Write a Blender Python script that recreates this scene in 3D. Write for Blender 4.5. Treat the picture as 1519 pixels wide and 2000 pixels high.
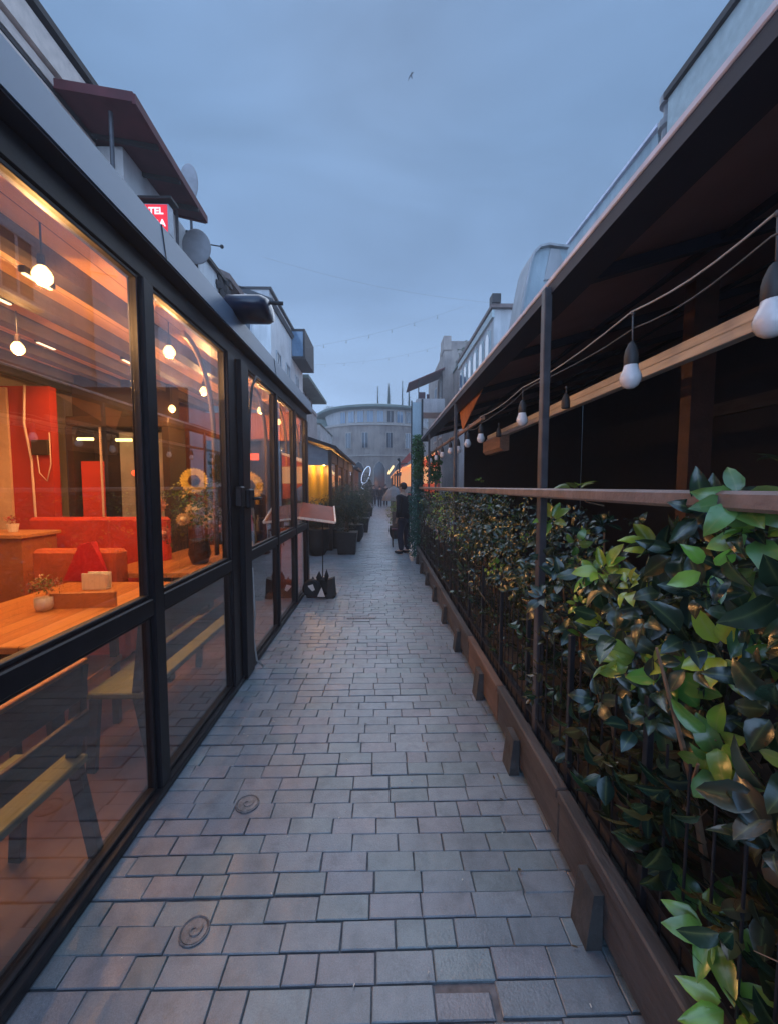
import bpy, math, random
import numpy as np
from mathutils import Vector, Matrix
R = math.radians
random.seed(7); rng = np.random.default_rng(11)
scene = bpy.context.scene
for o in list(bpy.data.objects): bpy.data.objects.remove(o)

# ------------------------------------------------------------------ camera
cam_d = bpy.data.cameras.new('camera'); cam = bpy.data.objects.new('camera', cam_d)
scene.collection.objects.link(cam); scene.camera = cam
cam.location = (0, 0, 1.6)
cam.rotation_euler = (R(90 - 3.668), 0, R(-1.063))
cam_d.sensor_fit = 'VERTICAL'; cam_d.sensor_height = 24.0
cam_d.lens = 24.0 * 780.0 / 2000.0
cam_d.clip_start = 0.02; cam_d.clip_end = 600
# ------------------------------------------------------------------ world
world = bpy.data.worlds.new("World"); scene.world = world; world.use_nodes = True
wn = world.node_tree; wn.nodes.clear()
def N(t, ty, **k):
    n = t.nodes.new(ty)
    for a, b in k.items(): setattr(n, a, b)
    return n
wo = N(wn, 'ShaderNodeOutputWorld'); bg = N(wn, 'ShaderNodeBackground')
sky = N(wn, 'ShaderNodeTexSky', sky_type='NISHITA', sun_disc=False)
sky.sun_elevation = R(46); sky.sun_rotation = R(0); sky.air_density = 1.6; sky.dust_density = 2.0; sky.ozone_density = 3.0
tc = N(wn, 'ShaderNodeTexCoord'); sp = N(wn, 'ShaderNodeSeparateXYZ')
wn.links.new(tc.outputs['Generated'], sp.inputs[0])
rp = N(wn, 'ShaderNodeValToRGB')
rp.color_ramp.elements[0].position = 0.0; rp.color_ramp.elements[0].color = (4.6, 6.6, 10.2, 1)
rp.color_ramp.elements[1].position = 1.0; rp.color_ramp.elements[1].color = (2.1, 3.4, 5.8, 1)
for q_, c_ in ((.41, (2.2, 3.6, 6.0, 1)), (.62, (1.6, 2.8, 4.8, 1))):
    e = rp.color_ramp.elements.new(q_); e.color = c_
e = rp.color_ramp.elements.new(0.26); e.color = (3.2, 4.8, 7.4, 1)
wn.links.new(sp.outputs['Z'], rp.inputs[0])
mp = N(wn, 'ShaderNodeMapping'); mp.inputs['Scale'].default_value = (1.0, 1.0, 2.6)
wn.links.new(tc.outputs['Generated'], mp.inputs[0])
nz = N(wn, 'ShaderNodeTexNoise'); nz.inputs['Scale'].default_value = 1.9; nz.inputs['Detail'].default_value = 4; nz.inputs['Roughness'].default_value = .5
nz.inputs['Distortion'].default_value = .6
wn.links.new(mp.outputs[0], nz.inputs[0])
cr = N(wn, 'ShaderNodeMapRange'); cr.inputs['From Min'].default_value = .3; cr.inputs['From Max'].default_value = .7
cr.inputs['To Min'].default_value = .76; cr.inputs['To Max'].default_value = 1.14
wn.links.new(nz.outputs['Fac'], cr.inputs['Value'])
mx = N(wn, 'ShaderNodeMix', data_type='RGBA'); mx.inputs['Factor'].default_value = .015
wn.links.new(rp.outputs[0], mx.inputs['A']); wn.links.new(sky.outputs[0], mx.inputs['B'])
vm = N(wn, 'ShaderNodeVectorMath', operation='SCALE')
wn.links.new(mx.outputs['Result'], vm.inputs[0]); # added boost: sky brightened overhead and behind the camera to lift the facades
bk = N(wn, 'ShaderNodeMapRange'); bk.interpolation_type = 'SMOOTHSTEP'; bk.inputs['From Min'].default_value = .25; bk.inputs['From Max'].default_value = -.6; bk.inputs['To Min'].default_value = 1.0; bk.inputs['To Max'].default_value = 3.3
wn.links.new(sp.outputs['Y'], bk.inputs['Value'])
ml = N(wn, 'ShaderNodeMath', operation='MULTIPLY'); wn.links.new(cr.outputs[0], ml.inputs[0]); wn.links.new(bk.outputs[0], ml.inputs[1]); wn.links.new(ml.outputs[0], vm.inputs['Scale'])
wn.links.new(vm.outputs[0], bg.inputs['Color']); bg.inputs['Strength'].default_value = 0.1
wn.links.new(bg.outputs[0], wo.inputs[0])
# ------------------------------------------------------------------ sun (overcast dusk: very soft)
sd = bpy.data.lights.new('sun', 'SUN'); sd.energy = 1.5; sd.angle = R(70); sd.color = (.80, .88, 1.0)
so = bpy.data.objects.new('sun', sd); scene.collection.objects.link(so); so.location = (0, -5, 20)
so.rotation_euler = (R(-44), R(0), R(0))
# ------------------------------------------------------------------ render / exposure
scene.render.engine = 'CYCLES'
scene.view_settings.view_transform = 'Standard'; scene.view_settings.look = 'None'
scene.view_settings.exposure = 0.12; scene.view_settings.gamma = 1.0
scene.cycles.max_bounces = 8; scene.cycles.transparent_max_bounces = 16
scene.cycles.caustics_reflective = False; scene.cycles.caustics_refractive = False

# ------------------------------------------------------------------ materials
M = {}
def mat(name, col, rough=.6, metal=0.0, var=.12, scale=8.0, bump=0.0, spec=.5, stretch=None, col2=None, bscale=None, coat=0.0):
    m = bpy.data.materials.new(name); m.use_nodes = True; t = m.node_tree; b = t.nodes['Principled BSDF']
    b.inputs['Roughness'].default_value = rough; b.inputs['Metallic'].default_value = metal
    b.inputs['Specular IOR Level'].default_value = spec; b.inputs['Coat Weight'].default_value = coat
    co = N(t, 'ShaderNodeTexCoord'); n = N(t, 'ShaderNodeTexNoise'); n.inputs['Scale'].default_value = scale; n.inputs['Detail'].default_value = 6
    mp = N(t, 'ShaderNodeMapping')
    if stretch: mp.inputs['Scale'].default_value = stretch
    t.links.new(co.outputs['Object'], mp.inputs[0]); t.links.new(mp.outputs[0], n.inputs[0])
    r = N(t, 'ShaderNodeValToRGB')
    c2 = col2 if col2 else tuple(min(1, c * (1 + var)) for c in col)
    c1 = col if col2 else tuple(c * (1 - var) for c in col)
    r.color_ramp.elements[0].position = .3; r.color_ramp.elements[0].color = (*c1, 1)
    r.color_ramp.elements[1].position = .7; r.color_ramp.elements[1].color = (*c2, 1)
    t.links.new(n.outputs['Fac'], r.inputs[0]); t.links.new(r.outputs[0], b.inputs['Base Color'])
    if bump:
        n2 = N(t, 'ShaderNodeTexNoise'); n2.inputs['Scale'].default_value = bscale or scale * 4; n2.inputs['Detail'].default_value = 5
        t.links.new(mp.outputs[0], n2.inputs[0])
        bp = N(t, 'ShaderNodeBump'); bp.inputs['Strength'].default_value = bump; bp.inputs['Distance'].default_value = .01
        t.links.new(n2.outputs['Fac'], bp.inputs['Height']); t.links.new(bp.outputs[0], b.inputs['Normal'])
    M[name] = m; return m
def emis(name, col, st):
    m = bpy.data.materials.new(name); m.use_nodes = True; b = m.node_tree.nodes['Principled BSDF']
    b.inputs['Base Color'].default_value = (*[min(1, c) for c in col], 1); b.inputs['Emission Color'].default_value = (*col, 1); b.inputs['Emission Strength'].default_value = st
    M[name] = m; return m
def glassmat(name, ior=1.6, tint=(1, 1, 1), rough=0.0, bump=.0, ex=2.3):
    m = bpy.data.materials.new(name); m.use_nodes = True; t = m.node_tree; t.nodes.clear()
    o = N(t, 'ShaderNodeOutputMaterial'); lw = N(t, 'ShaderNodeLayerWeight'); lw.inputs['Blend'].default_value = .5
    pw = N(t, 'ShaderNodeMath', operation='POWER'); pw.inputs[1].default_value = ex; t.links.new(lw.outputs['Facing'], pw.inputs[0])
    f0 = ((ior - 1) / (ior + 1)) ** 2; f = N(t, 'ShaderNodeMapRange'); f.inputs['To Min'].default_value = f0; f.inputs['To Max'].default_value = .9; t.links.new(pw.outputs[0], f.inputs['Value'])
    a = N(t, 'ShaderNodeBsdfTransparent'); a.inputs[0].default_value = (*tint, 1)
    g = N(t, 'ShaderNodeBsdfGlossy'); g.inputs['Roughness'].default_value = rough
    x = N(t, 'ShaderNodeMixShader'); t.links.new(f.outputs[0], x.inputs[0]); t.links.new(a.outputs[0], x.inputs[1]); t.links.new(g.outputs[0], x.inputs[2])
    if bump:
        co = N(t, 'ShaderNodeTexCoord'); n = N(t, 'ShaderNodeTexNoise'); n.inputs['Scale'].default_value = 1.3; n.inputs['Detail'].default_value = 1
        t.links.new(co.outputs['Object'], n.inputs[0]); bp = N(t, 'ShaderNodeBump'); bp.inputs['Strength'].default_value = bump; bp.inputs['Distance'].default_value = .02
        t.links.new(n.outputs['Fac'], bp.inputs['Height']); t.links.new(bp.outputs[0], g.inputs['Normal'])
    t.links.new(x.outputs[0], o.inputs[0]); M[name] = m; return m
def attrmat(name, rough=.7, bump=.3, bscale=60, spec=.5, rib=False, coat=0.0, grime=.12, sss=0.0):
    m = bpy.data.materials.new(name); m.use_nodes = True; t = m.node_tree; b = t.nodes['Principled BSDF']
    b.inputs['Roughness'].default_value = rough; b.inputs['Specular IOR Level'].default_value = spec
    b.inputs['Coat Weight'].default_value = coat; b.inputs['Coat Roughness'].default_value = .25
    a = N(t, 'ShaderNodeAttribute', attribute_name='tint')
    co = N(t, 'ShaderNodeTexCoord'); n = N(t, 'ShaderNodeTexNoise'); n.inputs['Scale'].default_value = bscale / 5; n.inputs['Detail'].default_value = 6
    t.links.new(co.outputs['Object'], n.inputs[0])
    mr = N(t, 'ShaderNodeMapRange'); mr.inputs['From Min'].default_value = .25; mr.inputs['From Max'].default_value = .75
    mr.inputs['To Min'].default_value = 1 - grime; mr.inputs['To Max'].default_value = 1 + grime
    t.links.new(n.outputs['Fac'], mr.inputs[0])
    s = N(t, 'ShaderNodeVectorMath', operation='SCALE'); t.links.new(a.outputs['Color'], s.inputs[0]); t.links.new(mr.outputs[0], s.inputs['Scale'])
    last = s.outputs[0]
    if rib:
        ra = N(t, 'ShaderNodeAttribute', attribute_name='rib'); pw = N(t, 'ShaderNodeMath', operation='POWER'); pw.inputs[1].default_value = 9
        t.links.new(ra.outputs['Fac'], pw.inputs[0]); ml = N(t, 'ShaderNodeMath', operation='MULTIPLY'); ml.inputs[1].default_value = .32; t.links.new(pw.outputs[0], ml.inputs[0])
        mm = N(t, 'ShaderNodeMix', data_type='RGBA'); t.links.new(ml.outputs[0], mm.inputs['Factor']); t.links.new(last, mm.inputs['A'])
        mm.inputs['B'].default_value = (.30, .38, .14, 1); last = mm.outputs['Result']
    t.links.new(last, b.inputs['Base Color'])
    n2 = N(t, 'ShaderNodeTexNoise'); n2.inputs['Scale'].default_value = bscale; n2.inputs['Detail'].default_value = 5
    t.links.new(co.outputs['Object'], n2.inputs[0]); bp = N(t, 'ShaderNodeBump'); bp.inputs['Strength'].default_value = bump; bp.inputs['Distance'].default_value = .004
    t.links.new(n2.outputs['Fac'], bp.inputs['Height']); t.links.new(bp.outputs[0], b.inputs['Normal'])
    if sss:
        tr = N(t, 'ShaderNodeBsdfTranslucent'); t.links.new(last, tr.inputs[0]); x = N(t, 'ShaderNodeMixShader'); x.inputs[0].default_value = sss
        o = t.nodes['Material Output']; t.links.new(b.outputs[0], x.inputs[1]); t.links.new(tr.outputs[0], x.inputs[2]); t.links.new(x.outputs[0], o.inputs[0])
    M[name] = m; return m
def wallmat(name, col, col2, rough=.85, streak=.35):
    """plaster with vertical rain streaks and blotches"""
    m = bpy.data.materials.new(name); m.use_nodes = True; t = m.node_tree; b = t.nodes['Principled BSDF']; b.inputs['Roughness'].default_value = rough
    co = N(t, 'ShaderNodeTexCoord'); mp = N(t, 'ShaderNodeMapping'); mp.inputs['Scale'].default_value = (1.6, 1.6, .22)
    t.links.new(co.outputs['Object'], mp.inputs[0])
    n = N(t, 'ShaderNodeTexNoise'); n.inputs['Scale'].default_value = 2.4; n.inputs['Detail'].default_value = 8; n.inputs['Roughness'].default_value = .65; t.links.new(mp.outputs[0], n.inputs[0])
    n3 = N(t, 'ShaderNodeTexNoise'); n3.inputs['Scale'].default_value = .9; n3.inputs['Detail'].default_value = 8; t.links.new(co.outputs['Object'], n3.inputs[0])
    ad = N(t, 'ShaderNodeMath', operation='ADD'); t.links.new(n.outputs['Fac'], ad.inputs[0]); t.links.new(n3.outputs['Fac'], ad.inputs[1])
    r = N(t, 'ShaderNodeValToRGB'); r.color_ramp.elements[0].position = .38; r.color_ramp.elements[0].color = (*col2, 1)
    r.color_ramp.elements[1].position = .60; r.color_ramp.elements[1].color = (*col, 1)
    hf = N(t, 'ShaderNodeMath', operation='MULTIPLY'); hf.inputs[1].default_value = .5; t.links.new(ad.outputs[0], hf.inputs[0])
    t.links.new(hf.outputs[0], r.inputs[0]); t.links.new(r.outputs[0], b.inputs['Base Color'])
    n2 = N(t, 'ShaderNodeTexNoise'); n2.inputs['Scale'].default_value = 22; n2.inputs['Detail'].default_value = 6; t.links.new(co.outputs['Object'], n2.inputs[0])
    bp = N(t, 'ShaderNodeBump'); bp.inputs['Strength'].default_value = .35; bp.inputs['Distance'].default_value = .02
    t.links.new(n2.outputs['Fac'], bp.inputs['Height']); t.links.new(bp.outputs[0], b.inputs['Normal']); M[name] = m; return m
def planks(name, c1, c2, w, axis='X', rough=.5, gap=(.02, .012, .01), spec=.5):
    """boards: `w` metres wide, lying side by side along `axis`"""
    m = bpy.data.materials.new(name); m.use_nodes = True; t = m.node_tree; b = t.nodes['Principled BSDF']; b.inputs['Roughness'].default_value = rough
    b.inputs['Specular IOR Level'].default_value = spec
    co = N(t, 'ShaderNodeTexCoord'); s = N(t, 'ShaderNodeSeparateXYZ'); t.links.new(co.outputs['Object'], s.inputs[0])
    d = N(t, 'ShaderNodeMath', operation='DIVIDE'); d.inputs[1].default_value = w; t.links.new(s.outputs[axis], d.inputs[0])
    fl = N(t, 'ShaderNodeMath', operation='FLOOR'); t.links.new(d.outputs[0], fl.inputs[0])
    fr = N(t, 'ShaderNodeMath', operation='FRACT'); t.links.new(d.outputs[0], fr.inputs[0])
    wn_ = N(t, 'ShaderNodeTexWhiteNoise', noise_dimensions='1D'); t.links.new(fl.outputs[0], wn_.inputs['W'])
    mp = N(t, 'ShaderNodeMapping'); mp.inputs['Scale'].default_value = {'X': (14, 1.2, 14), 'Y': (1.2, 14, 14), 'Z': (1.2, 1.2, 14)}[axis]
    t.links.new(co.outputs['Object'], mp.inputs[0]); n = N(t, 'ShaderNodeTexNoise'); n.inputs['Scale'].default_value = 2.5; n.inputs['Detail'].default_value = 6; t.links.new(mp.outputs[0], n.inputs[0])
    a = N(t, 'ShaderNodeMath', operation='ADD'); t.links.new(n.outputs['Fac'], a.inputs[0]); t.links.new(wn_.outputs['Value'], a.inputs[1])
    h = N(t, 'ShaderNodeMath', operation='MULTIPLY'); h.inputs[1].default_value = .5; t.links.new(a.outputs[0], h.inputs[0])
    r = N(t, 'ShaderNodeValToRGB'); r.color_ramp.elements[0].position = .25; r.color_ramp.elements[0].color = (*c1, 1); r.color_ramp.elements[1].position = .75; r.color_ramp.elements[1].color = (*c2, 1)
    t.links.new(h.outputs[0], r.inputs[0])
    lt = N(t, 'ShaderNodeMath', operation='LESS_THAN'); lt.inputs[1].default_value = .035; t.links.new(fr.outputs[0], lt.inputs[0])
    x = N(t, 'ShaderNodeMix', data_type='RGBA'); t.links.new(lt.outputs[0], x.inputs['Factor']); t.links.new(r.outputs[0], x.inputs['A']); x.inputs['B'].default_value = (*gap, 1)
    t.links.new(x.outputs['Result'], b.inputs['Base Color']); M[name] = m; return m

attrmat('paver', rough=.37, bump=.45, bscale=110, grime=.10, spec=.9, coat=.1)
def stain(m, scales, amt):
    t = M[m].node_tree; b = t.nodes['Principled BSDF']; src = b.inputs['Base Color'].links[0].from_socket; co = t.nodes['Texture Coordinate']
    for sc_, lo, hi, f0, f1 in scales:
        n = N(t, 'ShaderNodeTexNoise'); n.inputs['Scale'].default_value = sc_; n.inputs['Detail'].default_value = 7; n.inputs['Roughness'].default_value = .62; t.links.new(co.outputs['Object'], n.inputs[0])
        r = N(t, 'ShaderNodeMapRange'); r.inputs['From Min'].default_value = f0; r.inputs['From Max'].default_value = f1; r.inputs['To Min'].default_value = lo; r.inputs['To Max'].default_value = hi; t.links.new(n.outputs['Fac'], r.inputs[0])
        v = N(t, 'ShaderNodeVectorMath', operation='SCALE'); t.links.new(src, v.inputs[0]); t.links.new(r.outputs[0], v.inputs['Scale']); src = v.outputs[0]
    t.links.new(src, b.inputs['Base Color'])
stain('paver', [(1.1, .80, 1.14, .35, .65), (9.0, .78, 1.06, .32, .5), (260, .80, 1.12, .35, .65)], 1)
mat('joint', (.17, .17, .18), .95, var=.4, scale=30)
mat('soil', (.05, .042, .036), .95, var=.4, scale=12, bump=.5)
mat('floor_in', (.20, .125, .105), .5, var=.25, scale=5)
mat('black_metal', (.009, .010, .015), .42, var=.3, scale=9, spec=.35, bump=.05)
mat('dark_metal', (.014, .014, .018), .5, var=.35, scale=12, bump=.1)
mat('bronze_trim', (.45, .30, .14), .35, metal=.5)
mat('fascia', (.17, .24, .33), .38, metal=.1, var=.06, scale=2.2)
mat('roof_dark', (.05, .05, .055), .8)
planks('ceiling_wood', (.86, .42, .15), (.95, .58, .26), .16, 'X', .45)
mat('beam_dark', (.10, .065, .05), .6, var=.3, stretch=(6, 1, 6))
mat('red_wall', (.50, .035, .02), .55, var=.12, scale=3)
mat('terracotta', (.42, .13, .05), .6, var=.15, scale=3)
mat('cream_trim', (.75, .52, .34), .5)
mat('dark_brown', (.045, .022, .014), .5, var=.3, stretch=(1, 1, 8))
planks('table_wood', (.52, .20, .06), (.70, .32, .10), .115, 'X', .3, gap=(.09, .03, .01))
mat('bench_green', (.15, .18, .08), .6, var=.2, stretch=(8, 1, 8))
mat('sofa_red', (.60, .05, .025), .65, var=.15, scale=6, bump=.1)
mat('sofa_orange', (.55, .11, .04), .6, var=.15, scale=6)
mat('cushion_red', (.75, .02, .03), .7, var=.1, scale=14, bump=.2)
mat('chair_wood', (.55, .24, .09), .45, var=.2, stretch=(1, 8, 1))
mat('ceramic', (.8, .76, .7), .3, var=.05)
mat('napkin', (.85, .8, .74), .8, var=.05)
mat('pipe_white', (.8, .6, .5), .4, var=.05)
mat('pane_grey', (.30, .29, .27), .4, var=.3, scale=3)
mat('yellow_petal', (.85, .55, .04), .6, var=.15, scale=30)
mat('seed_brown', (.06, .03, .01), .9)
mat('white_petal', (.85, .72, .5), .7, var=.1)
mat('pink_petal', (.7, .3, .25), .7)
mat('rail_brown', (.20, .165, .16), .48, var=.25, scale=14, bump=.25)
mat('post_grey', (.085, .08, .088), .42, metal=.3, var=.25, scale=14)
mat('ledge_wood', (.062, .054, .052), .62, var=.45, scale=5, bump=.5, stretch=(3, .6, 3))
mat('ledge_orange', (.14, .085, .06), .65, var=.35, scale=4, bump=.4, stretch=(3, .6, 3))
mat('block_stone', (.055, .052, .05), .85, var=.35, scale=9, bump=.8)
mat('canopy_cloth', (.26, .15, .15), .85, var=.2, scale=2)
mat('canopy_edge', (.62, .62, .72), .5, var=.2, scale=6)
mat('canopy_beam', (.018, .02, .035), .6)
mat('timber', (.80, .74, .66), .5, var=.18, stretch=(9, .7, 9), scale=5)
mat('timber_red', (.40, .24, .16), .55, var=.2, stretch=(9, .7, 9), scale=5)
mat('orange_cloth', (.55, .22, .09), .75, var=.15)
mat('black_room', (.022, .022, .028), .8)  # near-black walls and floor: the room's unlit darkness is put into the colour
mat('pillar_orange', (.07, .028, .018), .6, var=.25, scale=10, bump=.3)  # orange pillar made dark: its lack of light is put into the colour
mat('cable', (.10, .10, .105), .5)
mat('cable_light', (.42, .41, .40), .45)
mat('socket', (.05, .05, .052), .55)
mat('bulb_white', (.80, .79, .80), .22, var=.02, coat=.4)
wallmat('plaster_beige', (.70, .56, .46), (.48, .38, .31))
wallmat('plaster_white', (.76, .75, .74), (.50, .49, .48))
wallmat('plaster_blue', (.47, .54, .57), (.30, .36, .39))
wallmat('plaster_grey', (.52, .50, .50), (.34, .33, .33))
wallmat('plaster_green', (.36, .40, .36), (.24, .27, .25))
wallmat('plaster_brown', (.20, .13, .12), (.12, .08, .08))
wallmat('stone_tan', (.36, .29, .25), (.19, .15, .135))
mat('moulding', (.66, .55, .48), .7, var=.12)
mat('moulding_pale', (.42, .47, .47), .7, var=.12)
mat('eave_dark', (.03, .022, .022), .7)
mat('roof_green', (.16, .20, .18), .7, var=.2, scale=3)
mat('roof_brown', (.17, .12, .11), .8, var=.3, scale=6)
mat('maroon_sheet', (.10, .018, .022), .75, var=.25, scale=3)
mat('window_dark', (.035, .045, .06), .12, var=.2, spec=.8)
mat('window_blue', (.12, .2, .3), .1, spec=.9)
mat('window_frame', (.42, .44, .47), .5)
mat('dish_grey', (.25, .24, .25), .55, var=.12)
mat('navy_case', (.012, .02, .045), .32, coat=.3)
emis('glow_yellow', (1.0, .52, .13), 1.1); emis('glow_pale', (1.0, .72, .42), 1.0)
emis('bulb_warm', (1.0, .62, .22), 7); emis('led_warm', (1.0, .72, .42), 3.0); emis('gold_lamp', (1.0, .7, .25), 5.0)
emis('red_sign', (.85, .03, .05), .75); emis('sign_white', (1.0, .78, .80), .95); emis('led_blue', (.6, .75, 1.0), .75)
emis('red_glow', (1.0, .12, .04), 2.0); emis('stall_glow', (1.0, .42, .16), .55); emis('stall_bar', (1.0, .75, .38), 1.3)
glassmat('glass', 1.75, (.97, .96, .95), 0.0, .05); glassmat('glass_lower', 1.8, (.92, .90, .88), 0.02, .06, 2.8)
glassmat('shelf_glass', 1.5, (.8, .8, .8)); glassmat('blue_glass', 1.7, (.55, .75, .85), .05)
attrmat('leaf', rough=.24, bump=.16, bscale=60, spec=.9, rib=True, grime=.18, sss=.18)
attrmat('small_leaf', rough=.5, bump=.1, bscale=120, spec=.5, grime=.15, sss=.15)
mat('cypress_green', (.015, .03, .025), .9, var=.4, scale=3)
mat('bark', (.10, .065, .04), .85, var=.4, scale=30, bump=.5)
mat('dry_twig', (.24, .15, .09), .85, var=.3, scale=30)
mat('pot_dark', (.012, .014, .015), .55, var=.2, bump=.2)
mat('iron', (.25, .25, .26), .55, metal=.5, var=.3, scale=40, bump=.5)
mat('cloth_black', (.012, .012, .018), .85, var=.2, scale=20); mat('cloth_navy', (.02, .022, .04), .85)
mat('cloth_maroon', (.06, .02, .03), .85); mat('skin', (.45, .28, .20), .55); mat('hair_dark', (.015, .012, .012), .6)
mat('cloth_grey', (.13, .13, .15), .85); mat('menu_board', (.20, .05, .022), .45, var=.15); mat('paper', (.6, .56, .5), .7)
mat('parasol_grey', (.20, .19, .19), .8); mat('redawning', (.42, .08, .06), .7); mat('grey_fabric', (.30, .29, .31), .8)
mat('bird_black', (.02, .025, .035), .8); mat('litter', (.7, .68, .62), .8)

# ------------------------------------------------------------------ helpers
class MB:
    def __init__(s): s.v = []; s.f = []
    def add(s, vs, fs):
        k = len(s.v); s.v += [tuple(map(float, p)) for p in vs]; s.f += [tuple(i + k for i in f) for f in fs]; return s
    def box(s, x0, x1, y0, y1, z0, z1, b=0.0):
        if x0 > x1: x0, x1 = x1, x0
        if y0 > y1: y0, y1 = y1, y0
        if z0 > z1: z0, z1 = z1, z0
        b = min(b, (x1 - x0) * .4, (y1 - y0) * .4, (z1 - z0) * .4)
        if b <= 0:
            v = [(x, y, z) for z in (z0, z1) for y in (y0, y1) for x in (x0, x1)]
            return s.add(v, [(0, 2, 3, 1), (4, 5, 7, 6), (0, 1, 5, 4), (2, 6, 7, 3), (0, 4, 6, 2), (1, 3, 7, 5)])
        vs = []; idx = {}
        for ix, X in enumerate((x0, x1)):
            for iy, Y in enumerate((y0, y1)):
                for iz, Z in enumerate((z0, z1)):
                    sx, sy, sz = (1, -1)[ix], (1, -1)[iy], (1, -1)[iz]
                    for a, p in enumerate([(X, Y + sy * b, Z + sz * b), (X + sx * b, Y, Z + sz * b), (X + sx * b, Y + sy * b, Z)]):
                        idx[(ix, iy, iz, a)] = len(vs); vs.append(p)
        F = []; g = lambda *k: idx[k]
        for i in (0, 1):
            F.append((g(i, 0, 0, 0), g(i, 1, 0, 0), g(i, 1, 1, 0), g(i, 0, 1, 0)))
            F.append((g(0, i, 0, 1), g(1, i, 0, 1), g(1, i, 1, 1), g(0, i, 1, 1)))
            F.append((g(0, 0, i, 2), g(1, 0, i, 2), g(1, 1, i, 2), g(0, 1, i, 2)))
        for i in (0, 1):
            for j in (0, 1):
                F.append((g(i, j, 0, 0), g(i, j, 1, 0), g(i, j, 1, 1), g(i, j, 0, 1)))
                F.append((g(i, 0, j, 0), g(i, 1, j, 0), g(i, 1, j, 2), g(i, 0, j, 2)))
                F.append((g(0, i, j, 1), g(1, i, j, 1), g(1, i, j, 2), g(0, i, j, 2)))
        for i in (0, 1):
            for j in (0, 1):
                for k in (0, 1): F.append((g(i, j, k, 0), g(i, j, k, 1), g(i, j, k, 2)))
        return s.add(vs, F)
    def tube(s, pts, r, n=8, cap=True):
        pts = [Vector(p) for p in pts]; rr = r if isinstance(r, (list, tuple)) else [r] * len(pts)
        k = len(s.v); prev = None
        for i, p in enumerate(pts):
            d = (pts[min(i + 1, len(pts) - 1)] - pts[max(i - 1, 0)]).normalized()
            if prev is None:
                a = Vector((0, 0, 1)) if abs(d.z) < .9 else Vector((1, 0, 0)); u = d.cross(a).normalized()
            else: u = (prev - d * prev.dot(d)).normalized()
            prev = u; w = d.cross(u)
            for j in range(n):
                t = 2 * math.pi * j / n; s.v.append(tuple(p + (u * math.cos(t) + w * math.sin(t)) * rr[i]))
        for i in range(len(pts) - 1):
            for j in range(n):
                a = k + i * n + j; b = k + i * n + (j + 1) % n; s.f.append((a, b, b + n, a + n))
        if cap:
            s.f.append(tuple(k + j for j in reversed(range(n)))); s.f.append(tuple(k + (len(pts) - 1) * n + j for j in range(n)))
        return s
    def lathe(s, c, prof, n=16, axis='Z', sc=(1, 1)):
        k = len(s.v)
        for (r, h) in prof:
            for j in range(n):
                t = 2 * math.pi * j / n; a, b = r * math.cos(t) * sc[0], r * math.sin(t) * sc[1]
                q = {'Z': (a, b, h), 'X': (h, a, b), 'Y': (a, h, b)}[axis]; s.v.append((c[0] + q[0], c[1] + q[1], c[2] + q[2]))
        for i in range(len(prof) - 1):
            for j in range(n):
                a = k + i * n + j; b = k + i * n + (j + 1) % n; s.f.append((a, b, b + n, a + n))
        s.f.append(tuple(k + j for j in reversed(range(n)))); s.f.append(tuple(k + (len(prof) - 1) * n + j for j in range(n)))
        return s
    def ball(s, c, r, n=12, m=8, sc=(1, 1, 1)):
        pr = [(max(1e-4, math.sin(math.pi * i / m)), -math.cos(math.pi * i / m)) for i in range(m + 1)]
        k = len(s.v); s.lathe((0, 0, 0), pr, n)
        for i in range(k, len(s.v)):
            x, y, z = s.v[i]; s.v[i] = (c[0] + x * r * sc[0], c[1] + y * r * sc[1], c[2] + z * r * sc[2])
        return s
    def prism(s, poly, a0, a1, axis):
        """extrude a 2-D polygon: axis X -> poly is (y,z); Y -> (x,z); Z -> (x,y)"""
        n = len(poly)
        q = lambda p, a: {'X': (a, p[0], p[1]), 'Y': (p[0], a, p[1]), 'Z': (p[0], p[1], a)}[axis]
        return s.add([q(p, a0) for p in poly] + [q(p, a1) for p in poly],
                     [tuple(range(n)), tuple(reversed(range(n, 2 * n)))] + [(i, i + n, (i + 1) % n + n, (i + 1) % n) for i in range(n)])
    def hexa(s, b, t):
        return s.add(list(b) + list(t), [(3, 2, 1, 0), (4, 5, 6, 7), (0, 1, 5, 4), (1, 2, 6, 5), (2, 3, 7, 6), (3, 0, 4, 7)])
    def beam(s, p, q, w, h, up=(0, 0, 1)):
        p, q = Vector(p), Vector(q); d = (q - p).normalized(); u = Vector(up); sdv = d.cross(u).normalized() * w / 2; uv = sdv.cross(d).normalized() * h / 2
        return s.hexa([p - sdv - uv, p + sdv - uv, p + sdv + uv, p - sdv + uv], [q - sdv - uv, q + sdv - uv, q + sdv + uv, q - sdv + uv])

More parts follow.
